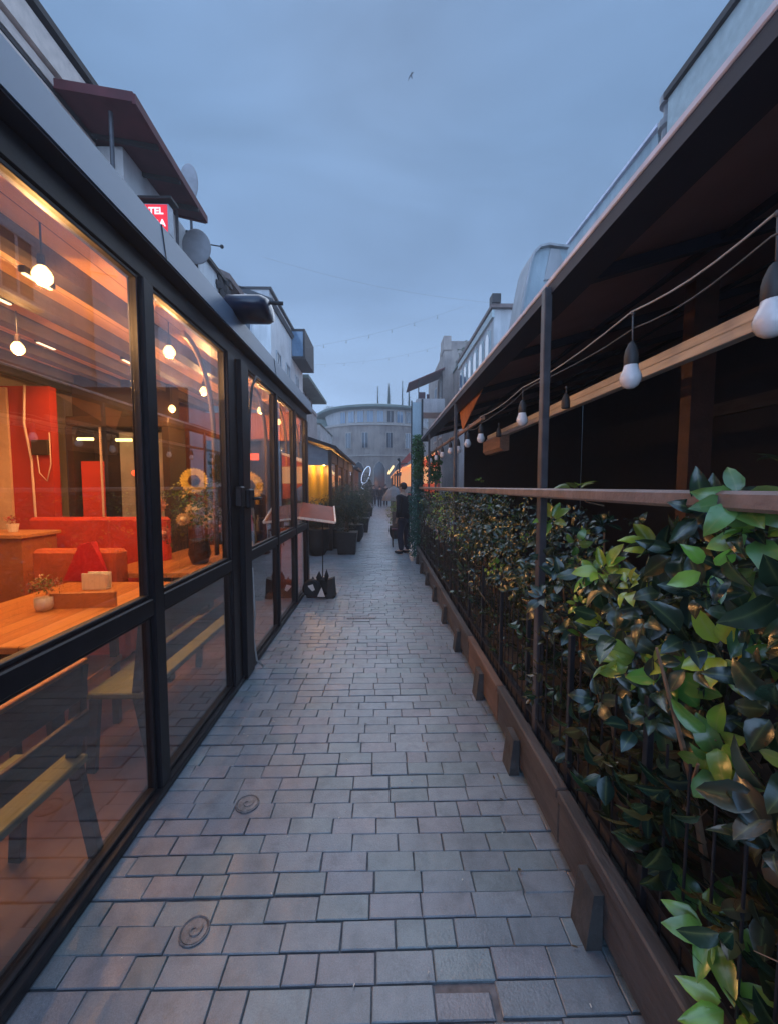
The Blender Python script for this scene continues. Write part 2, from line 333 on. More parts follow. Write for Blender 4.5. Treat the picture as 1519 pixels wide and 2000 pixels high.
def meta(o, label=None, cat=None, group=None, kind=None):
    if label: o['label'] = label
    if cat: o['category'] = cat
    if group: o['group'] = group
    if kind: o['kind'] = kind
    return o
def thing(name, label, cat, loc=(0, 0, 0), group=None):
    o = bpy.data.objects.new(name, None); o.empty_display_size = .1; scene.collection.objects.link(o); o.location = loc
    return meta(o, label, cat, group)
def wloc(p):
    v = Vector((0, 0, 0))
    while p: v += Vector(p.location); p = p.parent
    return v
def build(name, mb, m, parent=None, smooth=False, label=None, fixn=True, attrs=None):
    me = bpy.data.meshes.new(name); off = wloc(parent)
    me.from_pydata([(v[0] - off.x, v[1] - off.y, v[2] - off.z) for v in mb.v], [], mb.f)
    if fixn:
        import bmesh
        bm = bmesh.new(); bm.from_mesh(me); bmesh.ops.recalc_face_normals(bm, faces=bm.faces[:]); bm.to_mesh(me); bm.free()
    if smooth: me.polygons.foreach_set('use_smooth', [True] * len(me.polygons))
    me.materials.append(M[m]); me.update()
    o = bpy.data.objects.new(name, me); scene.collection.objects.link(o); o.parent = parent
    if label: o['label'] = label
    return o
def solo(name, mb, m, label, cat, group=None, smooth=False, **k):
    o = build(name, mb, m, None, smooth, **k); return meta(o, label, cat, group)
def struct(name, mb, m, **k): return meta(build(name, mb, m, **k), kind='structure')
def copy_tree(o, parent=None, loc=None):
    c = o.copy(); scene.collection.objects.link(c)
    if parent is not None: c.parent = parent
    if loc is not None: c.location = loc
    for ch in list(o.children): copy_tree(ch, c)
    return c
def tint_mesh(name, V, F, m, tints, parent=None, ribs=None, smooth=False):
    """V (n,3) array, F (m,k) int array, tints (n,3)"""
    off = wloc(parent); me = bpy.data.meshes.new(name)
    V = np.asarray(V, dtype=np.float32) - np.array(off, dtype=np.float32); F = np.asarray(F, dtype=np.int32)
    me.vertices.add(len(V)); me.vertices.foreach_set('co', V.ravel())
    me.loops.add(F.size); me.loops.foreach_set('vertex_index', F.ravel()); me.polygons.add(len(F))
    me.polygons.foreach_set('loop_start', np.arange(0, F.size, F.shape[1], dtype=np.int32))
    me.update(calc_edges=True)
    me.polygons.foreach_set('use_smooth', np.full(len(F), smooth, dtype=bool))
    a = me.color_attributes.new('tint', 'FLOAT_COLOR', 'POINT'); a.data.foreach_set('color', np.hstack([tints, np.ones((len(V), 1))]).astype(np.float32).ravel())
    if ribs is not None:
        b = me.attributes.new('rib', 'FLOAT', 'POINT'); b.data.foreach_set('value', np.asarray(ribs, dtype=np.float32))
    me.materials.append(M[m]); me.validate()
    o = bpy.data.objects.new(name, me); scene.collection.objects.link(o); o.parent = parent; return o

# ------------------------------------------------------------------ leaves
def leaf_cloud(specs, rows=5, rib=True):
    """specs: list of (pos, dir, normal, length, width, fold, curl, rgb). returns V,F,T,Rb"""
    V = []; F = []; T = []; Rb = []; nb = 0
    s = np.linspace(0, 1, rows); prof = np.sin(np.pi * np.clip(s, 0, 1) ** .82) ** .75; prof[0] = .06; prof[-1] = .02
    for (p, d, nrm, L, W, fold, curl, rgb) in specs:
        d = d / (np.linalg.norm(d) + 1e-9); nrm = nrm - d * nrm.dot(d); nrm /= (np.linalg.norm(nrm) + 1e-9); sd_ = np.cross(d, nrm)
        ang = curl * s; fx = np.cumsum(np.cos(ang)) / rows; fz = -np.cumsum(np.sin(ang)) / rows
        mid = p + np.outer(fx * L, d) + np.outer(fz * L, nrm)
        half = prof * W / 2
        ln = np.outer(-np.sin(ang) * 0, d) + nrm  # side lift
        wav = 1 + .12 * np.sin(s * 9 + p[0] * 50)
        lft = mid + np.outer(half * math.cos(fold) * wav, sd_) + ln * (half * math.sin(fold))[:, None]
        rgt = mid - np.outer(half * math.cos(fold), sd_) + ln * (half * math.sin(fold) * wav)[:, None]
        V.append(lft); V.append(mid); V.append(rgt)
        sh = 1 + .22 * np.sin(s * rnd(2, 7) + rnd(0, 6)); dmg = np.array([1.25, 1.0, .7]) if random.random() < .2 else np.ones(3)
        tt_ = np.vstack([np.outer(sh, rgb), np.outer(sh * 1.05, rgb), np.outer(sh[::-1], rgb)]); tt_[rows - 1::rows] *= dmg; T.append(tt_); Rb += [0.] * rows + [1.] * rows + [0.] * rows
        for i in range(rows - 1):
            F.append((nb + i, nb + rows + i, nb + rows + i + 1, nb + i + 1)); F.append((nb + rows + i, nb + 2 * rows + i, nb + 2 * rows + i + 1, nb + rows + i + 1))
        nb += 3 * rows
    return np.vstack(V), F, np.vstack(T), Rb
def rnd(a, b): return random.uniform(a, b)
def unit(v): v = np.asarray(v, float); return v / (np.linalg.norm(v) + 1e-9)
def whorl(tip, axis, n, L, col, specs, spread=(.7, 1.3), fold=(.15, .6), curl=(.2, 1.0), colvar=.25, wr=.48):
    axis = unit(axis); a = np.array([0, 0, 1.]) if abs(axis[2]) < .9 else np.array([1., 0, 0]); u = unit(np.cross(axis, a)); w = np.cross(axis, u); t0 = rnd(0, 6)
    for i in range(n):
        t = t0 + i * 2.4 + rnd(-.3, .3); e = rnd(*spread)
        rad = u * math.cos(t) + w * math.sin(t); d = axis * math.cos(e) + rad * math.sin(e); nn = axis * math.sin(e) - rad * math.cos(e) + np.array([rnd(-.3, .3) for _ in range(3)])
        l = L * rnd(.7, 1.15); k = 1 + rnd(-colvar, colvar); c = np.array(col) * k * np.array([rnd(.85, 1.2), 1, rnd(.8, 1.2)])
        specs.append((np.array(tip) - axis * rnd(0, .025) + rad * .006, d, nn, l, l * wr * rnd(.85, 1.15), rnd(*fold), rnd(*curl), c))

# ================================================================== GROUND
g = MB(); g.add([(-60, -8, -.012), (60, -8, -.012), (60, 220, -.012), (-60, 220, -.012)], [(0, 1, 2, 3)]); struct('ground', g, 'joint', fixn=False)
def pavers():
    V = []; F = []; T = []; n = 0; y = .35; row = 0
    while y < 46:
        xl, xr = (-1.13, .86) if y < 8.8 else (-2.2, 2.3)
        if y > 6.4: xl = -2.2
        dy = .0935 * (1 + rnd(-.03, .03)); x = xl - rnd(0, .2) if False else xl - (.1 if row % 2 else 0) - rnd(0, .03)
        tilt = rnd(-.004, .004)
        while x < xr:
            w = .2 * (1 + rnd(-.04, .04))
            if random.random() < .05: w *= .55
            if x + w > xr: w = max(.05, xr - x)
            if x + w > xl + .02:
                x0 = max(x, xl) + .0018; x1 = x + w - .0018 ; wob = .006 * math.sin(x * 3 + row * .7) + tilt * x; skew = rnd(-.004, .004)
                gp = random.choice([.0012, .0018, .0026]); y0 = y + wob + gp + rnd(-.001, .001); y1 = y + dy + wob - .0018 + rnd(-.001, .001)
                if True:
                    b = .003; h = rnd(-.002, .001) if random.random() > .04 else -.005; hole = abs(x0 + .1 - .19) < .1 and 1.02 < y < 1.11
                    if hole: y1 = y0 + .068; x1 -= .02; h = -.004
                    tz = [h + rnd(-.001, .001) for _ in range(4)]; b = .003; tz = [h + rnd(-.0015, .0015) for _ in range(4)]
                    xa, xb = x0 + skew * .5, x1 + rnd(-.0015, .0015); ya, yb = y0, y0 + rnd(-.0015, .0015)
                    V += [(x0, y0, -.03), (x1, y0, -.03), (x1, y1, -.03), (x0, y1, -.03), (xa, ya, h - b), (xb, yb, h - b), (x1, y1, h - b), (x0, y1, h - b),
                          (xa + b, ya + b, tz[0]), (xb - b, yb + b, tz[1]), (x1 - b, y1 - b, tz[2]), (x0 + b, y1 - b, tz[3])]
                    F += [(n + a, n + (a + 1) % 4, n + 4 + (a + 1) % 4, n + 4 + a) for a in range(4)] + [(n + 4 + a, n + 4 + (a + 1) % 4, n + 8 + (a + 1) % 4, n + 8 + a) for a in range(4)] + [(n + 8, n + 9, n + 10, n + 11)]
                    k = rnd(.90, 1.08) * (1.15 if random.random() < .05 else 1); q = random.random()
                    c = (.205, .245, .28) if q < .6 else ((.225, .24, .275) if q < .82 else (.19, .245, .27))
                    T += [(c[0] * k, c[1] * k, c[2] * k)] * 12; n += 12
            x += w
        y += dy; row += 1
    meta(tint_mesh('paving', V, F, 'paver', np.array(T)), kind='structure')
pavers()

# ================================================================== LEFT GLASS PAVILION
GX = -1.13
pav = thing('glass_pavilion', 'long black-framed glass dining pavilion with pale metal fascia, lit orange inside, on the near left', 'pavilion', (GX, 3, 0))
bays = [(-.75, .62), (.70, 1.985), (2.075, 3.035), (3.40, 4.40), (4.46, 5.33), (5.40, 6.14)]
for (a, b) in [(-.83, -.75), (.62, .70), (1.985, 2.075), (3.035, 3.165), (3.225, 3.40), (4.40, 4.46), (5.33, 5.40), (6.14, 6.26)]:
    p = MB(); dx = .03 if (a > 3.2 and a < 3.3) else 0
    p.box(GX - .08, GX + dx, a, b, .012, 2.6, .006)
    po = build('post', p, 'black_metal', pav)
p = MB(); p.box(GX - .08, GX - .01, 3.165, 3.225, 0.03, 2.6); build('door_gap_seal', p, 'dark_metal', pav)
p = MB(); p.box(GX - .10, GX + .012, -.83, 3.2, .004, .045, .006); p.box(GX - .10, GX + .006, 3.2, 6.26, .004, .042, .005); build('sill', p, 'black_metal', pav)
p = MB(); p.box(GX - .10, GX - .014, -.83, 6.26, 2.6, 2.71, .006); build('head_beam', p, 'black_metal', pav)
p = MB(); p.prism([(GX - .1, 2.712), (GX + .046, 2.730), (GX + .046, 2.738), (GX - .1, 2.738)], -.9, 6.355, 'Y'); build('soffit', p, 'canopy_beam', pav)  # near-black underside strip: shade under the fascia is put into its colour
p = MB(); p.prism([(GX - .09, 2.741), (GX + .052, 2.741), (GX + .034, 2.905), (GX + .022, 2.915), (GX - .1, 2.915)], -.9, 6.36, 'Y')
build('fascia', p, 'fascia', pav)
for (a, b) in [(2.1, 2.104), (4.2, 4.204)]:
    p = MB(); p.prism([(GX + .055, 2.73), (GX + .056, 2.735), (GX + .038, 2.907), (GX + .03, 2.9)], a, b, 'Y'); build('fascia_joint', p, 'dark_metal', pav)
for k, (a, b) in enumerate(bays):
    w = MB(); t = .018; x0, x1 = GX - .055, GX - .022
    for (z0, z1) in ((1.045, 2.598),):
        w.box(x0, x1, a, a + t, z0, z1, .003); w.box(x0, x1, b - t, b, z0, z1, .003); w.box(x0, x1, a + t, b - t, z0, z0 + t, .003); w.box(x0, x1, a + t, b - t, z1 - t, z1, .003)
    w2 = MB(); w2.box(GX - .085, GX - .004, a, b, .957, 1.043, .006); build('mid_rail', w2, 'black_metal', pav)
    wo_ = build('window', w, 'dark_metal', pav)
    w = MB()
    for (z0, z1) in ((.048, .955),):
        w.box(x0, x1, a, a + t, z0, z1, .003); w.box(x0, x1, b - t, b, z0, z1, .003); w.box(x0, x1, a + t, b - t, z0, z0 + t, .003); w.box(x0, x1, a + t, b - t, z1 - t, z1, .003)
    wl_ = build('window', w, 'dark_metal', pav)
    q = MB(); q.box(GX - .041, GX - .037, a + t, b - t, 1.045 + t, 2.598 - t); build('pane', q, 'glass', wo_)
    q = MB(); q.box(GX - .041, GX - .037, a + t, b - t, .048 + t, .955 - t); build('pane', q, 'glass_lower', wl_)
    # bronze arched trim behind the top far corner
    if k >= 2:
        r = .42; cy, cz = b - .02 - r, 2.56 - r * 1.35
        q = MB(); q.tube([(GX - .11, cy + r * math.sin(u), cz + r * 1.35 * math.cos(u)) for u in np.linspace(0, math.pi / 2, 12)] + [(GX - .11, b - .02, 1.08)], .018, 6)
        build('arched_trim', q, 'bronze_trim', pav, smooth=True)
# roof, ceiling, back and end walls
p = MB(); p.prism([(GX - .10, 2.80), (-4.75, 3.30), (-4.75, 3.36), (GX - .10, 2.86)], -.9, 6.36, 'Y'); build('roof', p, 'roof_dark', pav)
p = MB(); p.prism([(GX - .11, 2.70), (-4.7, 3.02), (-4.7, 3.05), (GX - .11, 2.73)], -.85, 6.2, 'Y'); build('ceiling', p, 'ceiling_wood', pav)
for bx_ in (-1.62, -2.12, -2.62, -3.15, -3.7, -4.25):
    zc = 2.70 + (GX - .11 - bx_) / (4.7 - 1.24) * .32
    p = MB(); p.box(bx_ - .05, bx_ + .05, -.85, 6.2, zc - .10, zc + .004); build('ceiling_beam', p, 'beam_dark', pav)
p = MB(); p.box(-4.8, -4.7, -.9, 6.36, 0, 3.3); build('back_wall', p, 'terracotta', pav)
p = MB(); p.box(-4.7, GX - .11, -.95, -.87, 0, 2.7); build('end_wall', p, 'terracotta', pav)
p = MB(); p.box(-4.7, -2.7, 6.22, 6.3, 0, 2.9); p.box(-2.7, GX - .11, 6.22, 6.3, 0, .95); p.box(-2.7, GX - .11, 6.22, 6.3, 2.3, 2.72); build('end_wall', p, 'terracotta', pav)
q = MB(); q.box(-2.7, GX - .11, 6.25, 6.256, .95, 2.3); build('end_pane', q, 'glass', pav)
# interior floor
fl = MB(); fl.box(-4.7, GX - .10, -.9, 6.3, -.008, .002); struct('interior_floor', fl, 'floor_in')
# red partition, cabinet
t_ = thing('partition_wall', 'deep red partition wall with cream edge behind the sofas inside the pavilion', 'wall', (-4.1, 4.6, 0))
p = MB(); p.box(-4.62, -3.72, 4.62, 4.72, .0, 2.72); build('panel', p, 'red_wall', t_)
p = MB(); p.box(-4.36, -4.17, 4.59, 4.617, .0, 2.7); build('trim', p, 'cream_trim', t_)
p = MB(); p.tube([(-3.95, 4.58, 2.72), (-3.97, 4.57, 2.3), (-3.92, 4.58, 1.9), (-3.91, 4.58, 1.3), (-3.88, 4.58, .9)], .012, 6); p.tube([(-3.85, 4.57, 2.0), (-3.83, 4.57, 1.75), (-3.75, 4.57, 1.66), (-3.70, 4.57, 1.85), (-3.70, 4.57, 2.2)], .006, 5)
build('pipe', p, 'pipe_white', t_, smooth=True)
p = MB(); p.box(-3.9, -3.72, 4.56, 4.6, 1.95, 2.12, .005); build('junction_box', p, 'dark_brown', t_)
t_ = thing('display_cabinet', 'tall dark brown cabinet with grey glass panels at the back of the pavilion', 'cabinet', (-3.1, 4.9, 0))
p = MB(); p.box(-3.7, -2.5, 4.80, 5.2, 2.30, 2.42, .01); p.box(-3.7, -3.62, 4.8, 5.2, 0, 2.3); p.box(-2.58, -2.5, 4.8, 5.2, 0, 2.3); p.box(-3.62, -2.58, 5.15, 5.2, 0, 2.3); p.box(-3.62, -2.58, 4.8, 5.15, 0, .3)
p.box(-3.68, -2.52, 4.9, 5.1, 2.42, 2.98); build('carcass', p, 'dark_brown', t_)
p = MB(); p.box(-3.16, -2.62, 4.93, 4.95, .9, 2.25); build('glass_panel', p, 'pane_grey', t_)
p = MB(); p.box(-3.58, -3.32, 4.86, 4.88, .5, 1.9); build('glass_panel', p, 'sofa_red', t_)
p = MB(); p.box(-3.34, -3.325, 4.84, 4.86, .5, 2.3); build('edge_strip', p, 'pipe_white', t_)
for (x, z) in ((-3.5, 2.16), (-3.05, 2.15)):
    p = MB(); p.tube([(x - .09, 4.84, z), (x + .09, 4.84, z)], .018, 8); build('lamp_tube', p, 'gold_lamp', t_)
p = MB(); p.ball((-2.85, 4.88, 1.76), .06, sc=(2.6, .5, 1)); build('red_light', p, 'red_glow', t_)
for kx, (x0, x1, y0) in enumerate([(-2.42, -1.7, 5.9), ]):
    t_ = thing('shelving', 'red and gold lit drinks shelf at the far end of the pavilion', 'shelf', (-2.1, 5.9, 0))
    p = MB(); p.box(x0, x0 + .04, y0, y0 + .3, 0, 2.3); p.box(x1 - .04, x1, y0, y0 + .3, 0, 2.3); p.box(x0 + .04, x1 - .04, y0 + .27, y0 + .3, 0, 2.3)
    for z in (.5, .9, 1.3, 1.7, 2.26): p.box(x0 + .04, x1 - .04, y0 + .01, y0 + .27, z, z + .03)
    build('carcass', p, 'dark_brown', t_)
    p = MB(); p.box(x0 + .2, x0 + .26, y0 - .01, y0 + .008, 1.0, 2.2); build('lamp_strip', p, 'gold_lamp', t_)
    p = MB(); p.box(x0 + .36, x1 - .08, y0 - .005, y0 + .009, 1.98, 2.08, .01); build('red_light', p, 'red_glow', t_)
    for z in (.53, .93, 1.33):
        for i in range(6):
            xx = x0 + .09 + i * .095; p = MB(); p.lathe((xx, y0 + .13, z), [(.028, 0), (.03, .01), (.03, .14), (.012, .19), (.012, .24)], 10)
            build('bottle', p, ('sofa_red', 'pane_grey', 'yellow_petal')[(i + int(z * 3)) % 3], t_, smooth=True)

# pendant bulbs (lit) + their light
def pendant(x, y, z, ztop, label):
    t = thing('pendant_lamp', label, 'lamp', (x, y, z), 'lit pendant bulbs inside the pavilion')
    p = MB(); p.tube([(x, y, ztop), (x, y, z + .075)], .004, 5); build('cord', p, 'dark_metal', t)
    p = MB(); p.lathe((x, y, z), [(.012, .08), (.016, .075), (.016, .035), (.014, .03)], 10); build('holder', p, 'dark_brown', t)
    p = MB(); p.lathe((x, y, z), [(.003, -.05), (.022, -.045), (.036, -.025), (.038, -.008), (.03, .012), (.016, .03)], 14); build('bulb', p, 'bulb_warm', t, smooth=True)
    l = bpy.data.lights.new('pendant_light', 'POINT'); l.energy = 30 if x > -2 else 12; l.color = (1.0, .50, .17); l.shadow_soft_size = .005
    lo = bpy.data.objects.new('pendant_light', l); scene.collection.objects.link(lo); lo.parent = t; lo.location = (0, 0, -.062)
names = ['small lit pendant bulb deep in the room, behind the nearest one', 'small lit pendant bulb high over the red partition', 'lit pendant bulb nearest the camera, in the first glass bay', 'lit pendant bulb in the second glass bay, nearer of the pair', 'lit pendant bulb in the second glass bay, farther of the pair', 'lit pendant bulb seen through the third glass bay', 'lit pendant bulb at the far end of the pavilion']
for (x, y, z), nm in zip([(-2.4, 2.75, 2.52), (-2.4, 4.7, 2.5), (-1.45, 1.80, 2.51), (-1.45, 2.83, 2.53), (-1.75, 4.05, 2.55), (-1.45, 4.9, 2.52), (-1.45, 5.75, 2.52)], names): pendant(x, y, z, 2.75, nm)
BAT = []
def downlight(x, y, nm, en=15):
    z = 2.70 + (GX - .11 - x) / (4.7 - 1.24) * .32
    t = thing('batten_light', nm, 'lamp', (x, y, z - .02), 'short batten lights on the pavilion ceiling')
    p = MB(); p.box(x - .02, x + .02, y - .1, y + .1, z - .035, z - .002, .004); build('housing', p, 'dark_metal', t)
    p = MB(); p.box(x - .012, x + .012, y - .09, y + .09, z - .045, z - .036, .003); build('diffuser', p, 'led_warm', t)
    l = bpy.data.lights.new('batten_glow', 'SPOT'); l.energy = en * 2; l.color = (1, .50, .19); l.shadow_soft_size = .008; l.spot_size = R(165); l.spot_blend = .6
    lo = bpy.data.objects.new('batten_glow', l); scene.collection.objects.link(lo); lo.parent = t; lo.location = (0, 0, -.04)
for i, (x, y) in enumerate([(-1.88, 2.3), (-2.38, 2.6), (-2.9, 2.7), (-2.9, 3.6), (-3.4, 3.0), (-2.38, 3.9), (-3.4, 4.3), (-2.9, .6), (-2.6, 5.4)]):
    downlight(x, y, 'small warm batten light on the pavilion ceiling, %s' % ['nearest the glass', 'second from the glass', 'third row, near one', 'third row, far one', 'fourth row, near one', 'second row, behind the flowers', 'above the red partition', 'at the near end of the room', 'at the far end of the room'][i])
for (x, y, en, c) in BAT: pass

# tables and benches
def trestle(name, label, cat, x0, x1, y0, y1, h, top, leg, parent_parts='leg', th=.04, splay=.12):
    t = thing(name, label, cat, ((x0 + x1) / 2, (y0 + y1) / 2, 0))
    p = MB(); p.box(x0, x1, y0, y1, h - th, h, .006); build('tabletop' if cat == 'table' else 'seat', p, top, t)
    for yy in (y0 + .12, y1 - .12):
        for sx in (-1, 1):
            xc = x0 + .08 if sx < 0 else x1 - .08; p = MB(); p.beam((xc, yy, h - th), (xc + sx * splay * .4, yy, .004), .07, .035, (1, 0, 0)); build('leg', p, leg, t)
        p = MB(); p.box(x0 + .1, x1 - .1, yy - .017, yy + .017, h - th - .07, h - th - .002); build('rail', p, leg, t)
    return t
tA = trestle('dining_table', 'long orange-brown plank table just behind the first glass bay, set with a flower pot', 'table', -2.62, -1.70, 1.98, 3.35, .80, 'table_wood', 'dark_metal')
def bench(name, label, x0, x1, y0, y1, back):
    t = thing(name, label, 'bench', ((x0 + x1) / 2, (y0 + y1) / 2, 0))
    p = MB(); p.box(x0, x1, y0, y1, .43, .465, .006); build('seat', p, 'bench_green', t)
    bx = x1 if back > 0 else x0
    for (za, zb, mm) in ((.72, .86, 'dark_brown'), (.55, .66, 'dark_brown')):
        p = MB(); p.box(bx - .012, bx + .012, y0, y1, za, zb, .004); build('back_slat', p, mm, t)
    p = MB(); p.box(bx - .02, bx + .02, y0, y1, .862, .882, .004); build('top_rail', p, 'chair_wood', t)
    for yy in (y0 + .02, y1 - .02):
        p = MB(); p.beam((bx, yy, .86), (bx - .05 * back, yy, .46), .045, .03, (0, 1, 0)); p.beam((bx - .05 * back, yy, .46), (bx + .03, yy, .004), .05, .03, (0, 1, 0)); build('leg', p, 'dark_metal', t)
        o = x0 if back > 0 else x1; p = MB(); p.beam((o + .04 * back, yy, .43), (o, yy, .004), .05, .03, (0, 1, 0)); build('leg', p, 'dark_metal', t)
bench('garden_bench', 'slatted bench with green-brown seat on black legs, against the lower glass at the near left', -1.56, -1.25, .25, 1.66, 1)
bench('garden_bench', 'second slatted bench against the lower glass, behind the second bay', -1.62, -1.30, 2.15, 3.5, 1)
def chair(label, x, y, rot, seat='chair_wood', leg='dark_brown'):
    t = thing('dining_chair', label, 'chair', (x, y, 0)); t.rotation_euler = (0, 0, 0)
    c, s_ = math.cos(rot), math.sin(rot); W = lambda a, b, z: (x + a * c - b * s_, y + a * s_ + b * c, z)
    def hb(p, a0, a1, b0, b1, z0, z1): p.hexa([W(a0, b0, z0), W(a1, b0, z0), W(a1, b1, z0), W(a0, b1, z0)], [W(a0, b0, z1), W(a1, b0, z1), W(a1, b1, z1), W(a0, b1, z1)])
    p = MB(); hb(p, -.21, .21, -.21, .21, .43, .465); build('seat', p, seat, t)
    p = MB(); hb(p, -.2, .2, .17, .2, .62, .9); build('backrest', p, seat, t)
    for a in (-.18, .18):
        for b in (-.18, .18):
            p = MB(); hb(p, a - .02, a + .02, b - .02, b + .02, .004, .43 if b < 0 else .62); build('leg', p, leg, t)
chair('orange wooden chair under the plank table, seen through the lower glass', -1.95, 2.45, .1)
chair('wooden chair at the far side of the plank table', -2.9, 2.3, -1.5)
# round ended table
t_ = thing('dining_table', 'narrow orange table with a rounded end behind the second glass bay', 'table', (-2.2, 4.2, 0))
pl = [(-2.62, 3.65), (-1.68, 3.65), (-1.62, 4.9)] + [(-2.07 + .45 * math.cos(u), 4.9 + .62 * math.sin(u)) for u in np.linspace(0.1, math.pi - .1, 12)] + [(-2.55, 4.9)]
p = MB(); p.prism(pl, .765, .805, 'Z'); build('tabletop', p, 'table_wood', t_)
for yy in (4.0, 5.0):
    p = MB(); p.lathe((-2.15, yy, 0), [(.2, .004), (.2, .02), (.035, .04), (.035, .765)], 14); build('leg', p, 'dark_metal', t_, smooth=False)
# sofas
def sofa(label, x0, x1, y, h, m, back=.14, face=-1):
    t = thing('booth_sofa', label, 'sofa', ((x0 + x1) / 2, y, 0))
    p = MB(); p.box(x0, x1, y - back / 2, y + back / 2, .02, h, .03); build('backrest', p, m, t)
    p = MB(); p.box(x0 + .01, x1 - .01, y + face * (back / 2 + .002), y + face * (back / 2 + .5), .02, .46, .04); build('seat', p, m, t)
    return t
sofa('red upholstered booth sofa at the back of the pavilion, under the cabinet', -3.75, -2.30, 4.35, 1.27, 'sofa_red')
sofa('orange-red booth sofa in front of the back sofa, with a red cushion', -3.1, -2.32, 3.62, 1.04, 'sofa_orange', face=1)
p = MB(); p.hexa([(-2.78, 3.50, .78), (-2.36, 3.50, .76), (-2.40, 3.54, .76), (-2.74, 3.54, .78)], [(-2.60, 3.46, 1.10), (-2.50, 3.46, 1.12), (-2.5, 3.53, 1.12), (-2.62, 3.53, 1.1)])
solo('cushion', p, 'cushion_red', 'bright red cushion leaning on the orange-red booth sofa', 'cushion')
t_ = thing('side_counter', 'low orange counter with small pots against the red partition', 'counter', (-3.7, 3.6, 0))
p = MB(); p.box(-4.3, -3.3, 3.7, 4.1, 0, 1.12); build('cabinet', p, 'terracotta', t_); p = MB(); p.box(-4.33, -3.27, 3.67, 4.13, 1.122, 1.16, .005); build('top', p, 'chair_wood', t_)
for i, x in enumerate((-4.05, -3.8, -3.55)):
    tt = thing('flower_pot', ['small pot with dry red flowers, left on the low counter', 'small pot with dry red flowers, middle of the low counter', 'small pot with dry red flowers, right end of the low counter'][i], 'pot', (x, 3.9, 1.16), 'pots on the low counter')
    p = MB(); p.lathe((x, 3.9, 1.16), [(.035, .002), (.05, .08), (.045, .08)], 12); build('pot', p, 'ceramic', tt, smooth=False)
    sp_ = []
    for _ in range(9): whorl((x + rnd(-.05, .05), 3.9 + rnd(-.05, .05), 1.25 + rnd(0, .06)), (rnd(-1, 1), rnd(-1, 1), 1), 5, .035, (.35, .06, .05), sp_)
    V, F, T, Rb = leaf_cloud(sp_, 4); tint_mesh('foliage', V, F, 'small_leaf', T, tt, Rb)
# pot + napkin holder on table A
tt = thing('flower_pot', 'small white pot with a bushy dry posy on the near plank table', 'pot', (-2.18, 2.58, .80))
p = MB(); p.lathe((-2.18, 2.58, .80), [(.04, .002), (.052, .03), (.05, .085), (.044, .085)], 14); build('pot', p, 'ceramic', tt, smooth=True)
sp_ = []
for _ in range(60):
    a = np.array([rnd(-1, 1), rnd(-1, 1), rnd(-.1, 1.2)]); a = unit(a) * rnd(.04, .11); whorl(np.array([-2.18, 2.58, .93]) + a, a, 5, .028, random.choice([(.30, .22, .08), (.22, .25, .08), (.45, .2, .15)]), sp_)
V, F, T, Rb = leaf_cloud(sp_, 4); tint_mesh('foliage', V, F, 'small_leaf', T, tt, Rb)
tt = thing('napkin_holder', 'white napkin holder at the far end of the near plank table', 'napkin holder', (-2.22, 3.12, .80))
p = MB(); p.box(-2.31, -2.13, 3.08, 3.09, .802, .93, .003); p.box(-2.31, -2.13, 3.15, 3.16, .802, .93, .003); p.box(-2.31, -2.13, 3.09, 3.15, .802, .81); build('holder', p, 'ceramic', tt)
p = MB(); p.box(-2.30, -2.14, 3.095, 3.145, .812, .915, .004); build('napkins', p, 'napkin', tt)
# flower arrangement with sunflower
tt = thing('flower_arrangement', 'large flower arrangement with white blooms and a yellow sunflower, behind second glass bay', 'flowers', (-2.1, 4.4, .80))
p = MB(); p.lathe((-1.87, 4.12, .81), [(.08, .006), (.11, .1), (.09, .22), (.10, .25), (.09, .25)], 14); build('vase', p, 'dark_brown', tt, smooth=True)
sp_ = []
for _ in range(120):
    a = unit([rnd(-1, 1), rnd(-1, 1), rnd(-.4, 1.2)]) * rnd(.1, .38); a[2] *= 1.2; whorl(np.array([-1.87, 4.12, 1.28]) + a, a, 5, .06, random.choice([(.05, .10, .02), (.16, .16, .03), (.28, .2, .06), (.10, .13, .03)]), sp_)
V, F, T, Rb = leaf_cloud(sp_, 4); tint_mesh('foliage', V, F, 'small_leaf', T, tt, Rb)
def bloom(c, r, m, n=14, par=None, seed=True, nm='bloom'):
    sp_ = []; ax = unit(np.array([0, 0, 1.6]) - np.array(c)); ax[2] = 0; ax = unit(ax); u = unit(np.cross(ax, [0, 0, 1])); w = np.cross(u, ax)
    for k in range(n * 2):
        t = 2 * math.pi * k / (n * 2); rad = u * math.cos(t) + w * math.sin(t); sp_.append((np.array(c) + rad * r * .25, rad + ax * .15 * (k % 2), ax, r * .85, r * .38, .1, .15, np.array(m)))
    V, F, T, Rb = leaf_cloud(sp_, 4); tint_mesh(nm, V, F, 'small_leaf', T, par)
    if not seed:
        p = MB(); p.ball(np.array(c) + ax * .02, r * .55, 10, 6, (1, 1, .9)); build('bloom_heart', p, 'white_petal' if m[1] > .5 else 'pink_petal', par, smooth=True)
    if seed:
        p = MB(); p.ball(np.array(c) + ax * .01, r * .42, 12, 6, (1, 1, 1)); build('seed_head', p, 'seed_brown', par, smooth=True)
bloom((-1.85, 4.0, 1.655), .12, (1.0, .78, .16), par=tt, nm='sunflower')
for c, r, m in [(tuple(np.array(cc) + np.array([.22, -.28, 0])), rr_, mm_) for cc, rr_, mm_ in [((-2.05, 4.25, 1.36), .09, (.8, .68, .45)), ((-1.95, 4.3, 1.26), .08, (.8, .6, .35)), ((-2.15, 4.2, 1.28), .06, (.75, .55, .3)), ((-2.35, 4.1, 1.42), .08, (.65, .3, .22)), ((-1.9, 4.4, 1.18), .06, (.7, .35, .15)), ((-2.3, 4.1, 1.15), .07, (.6, .16, .12))]]: bloom(c, r, m, 9, tt, False)
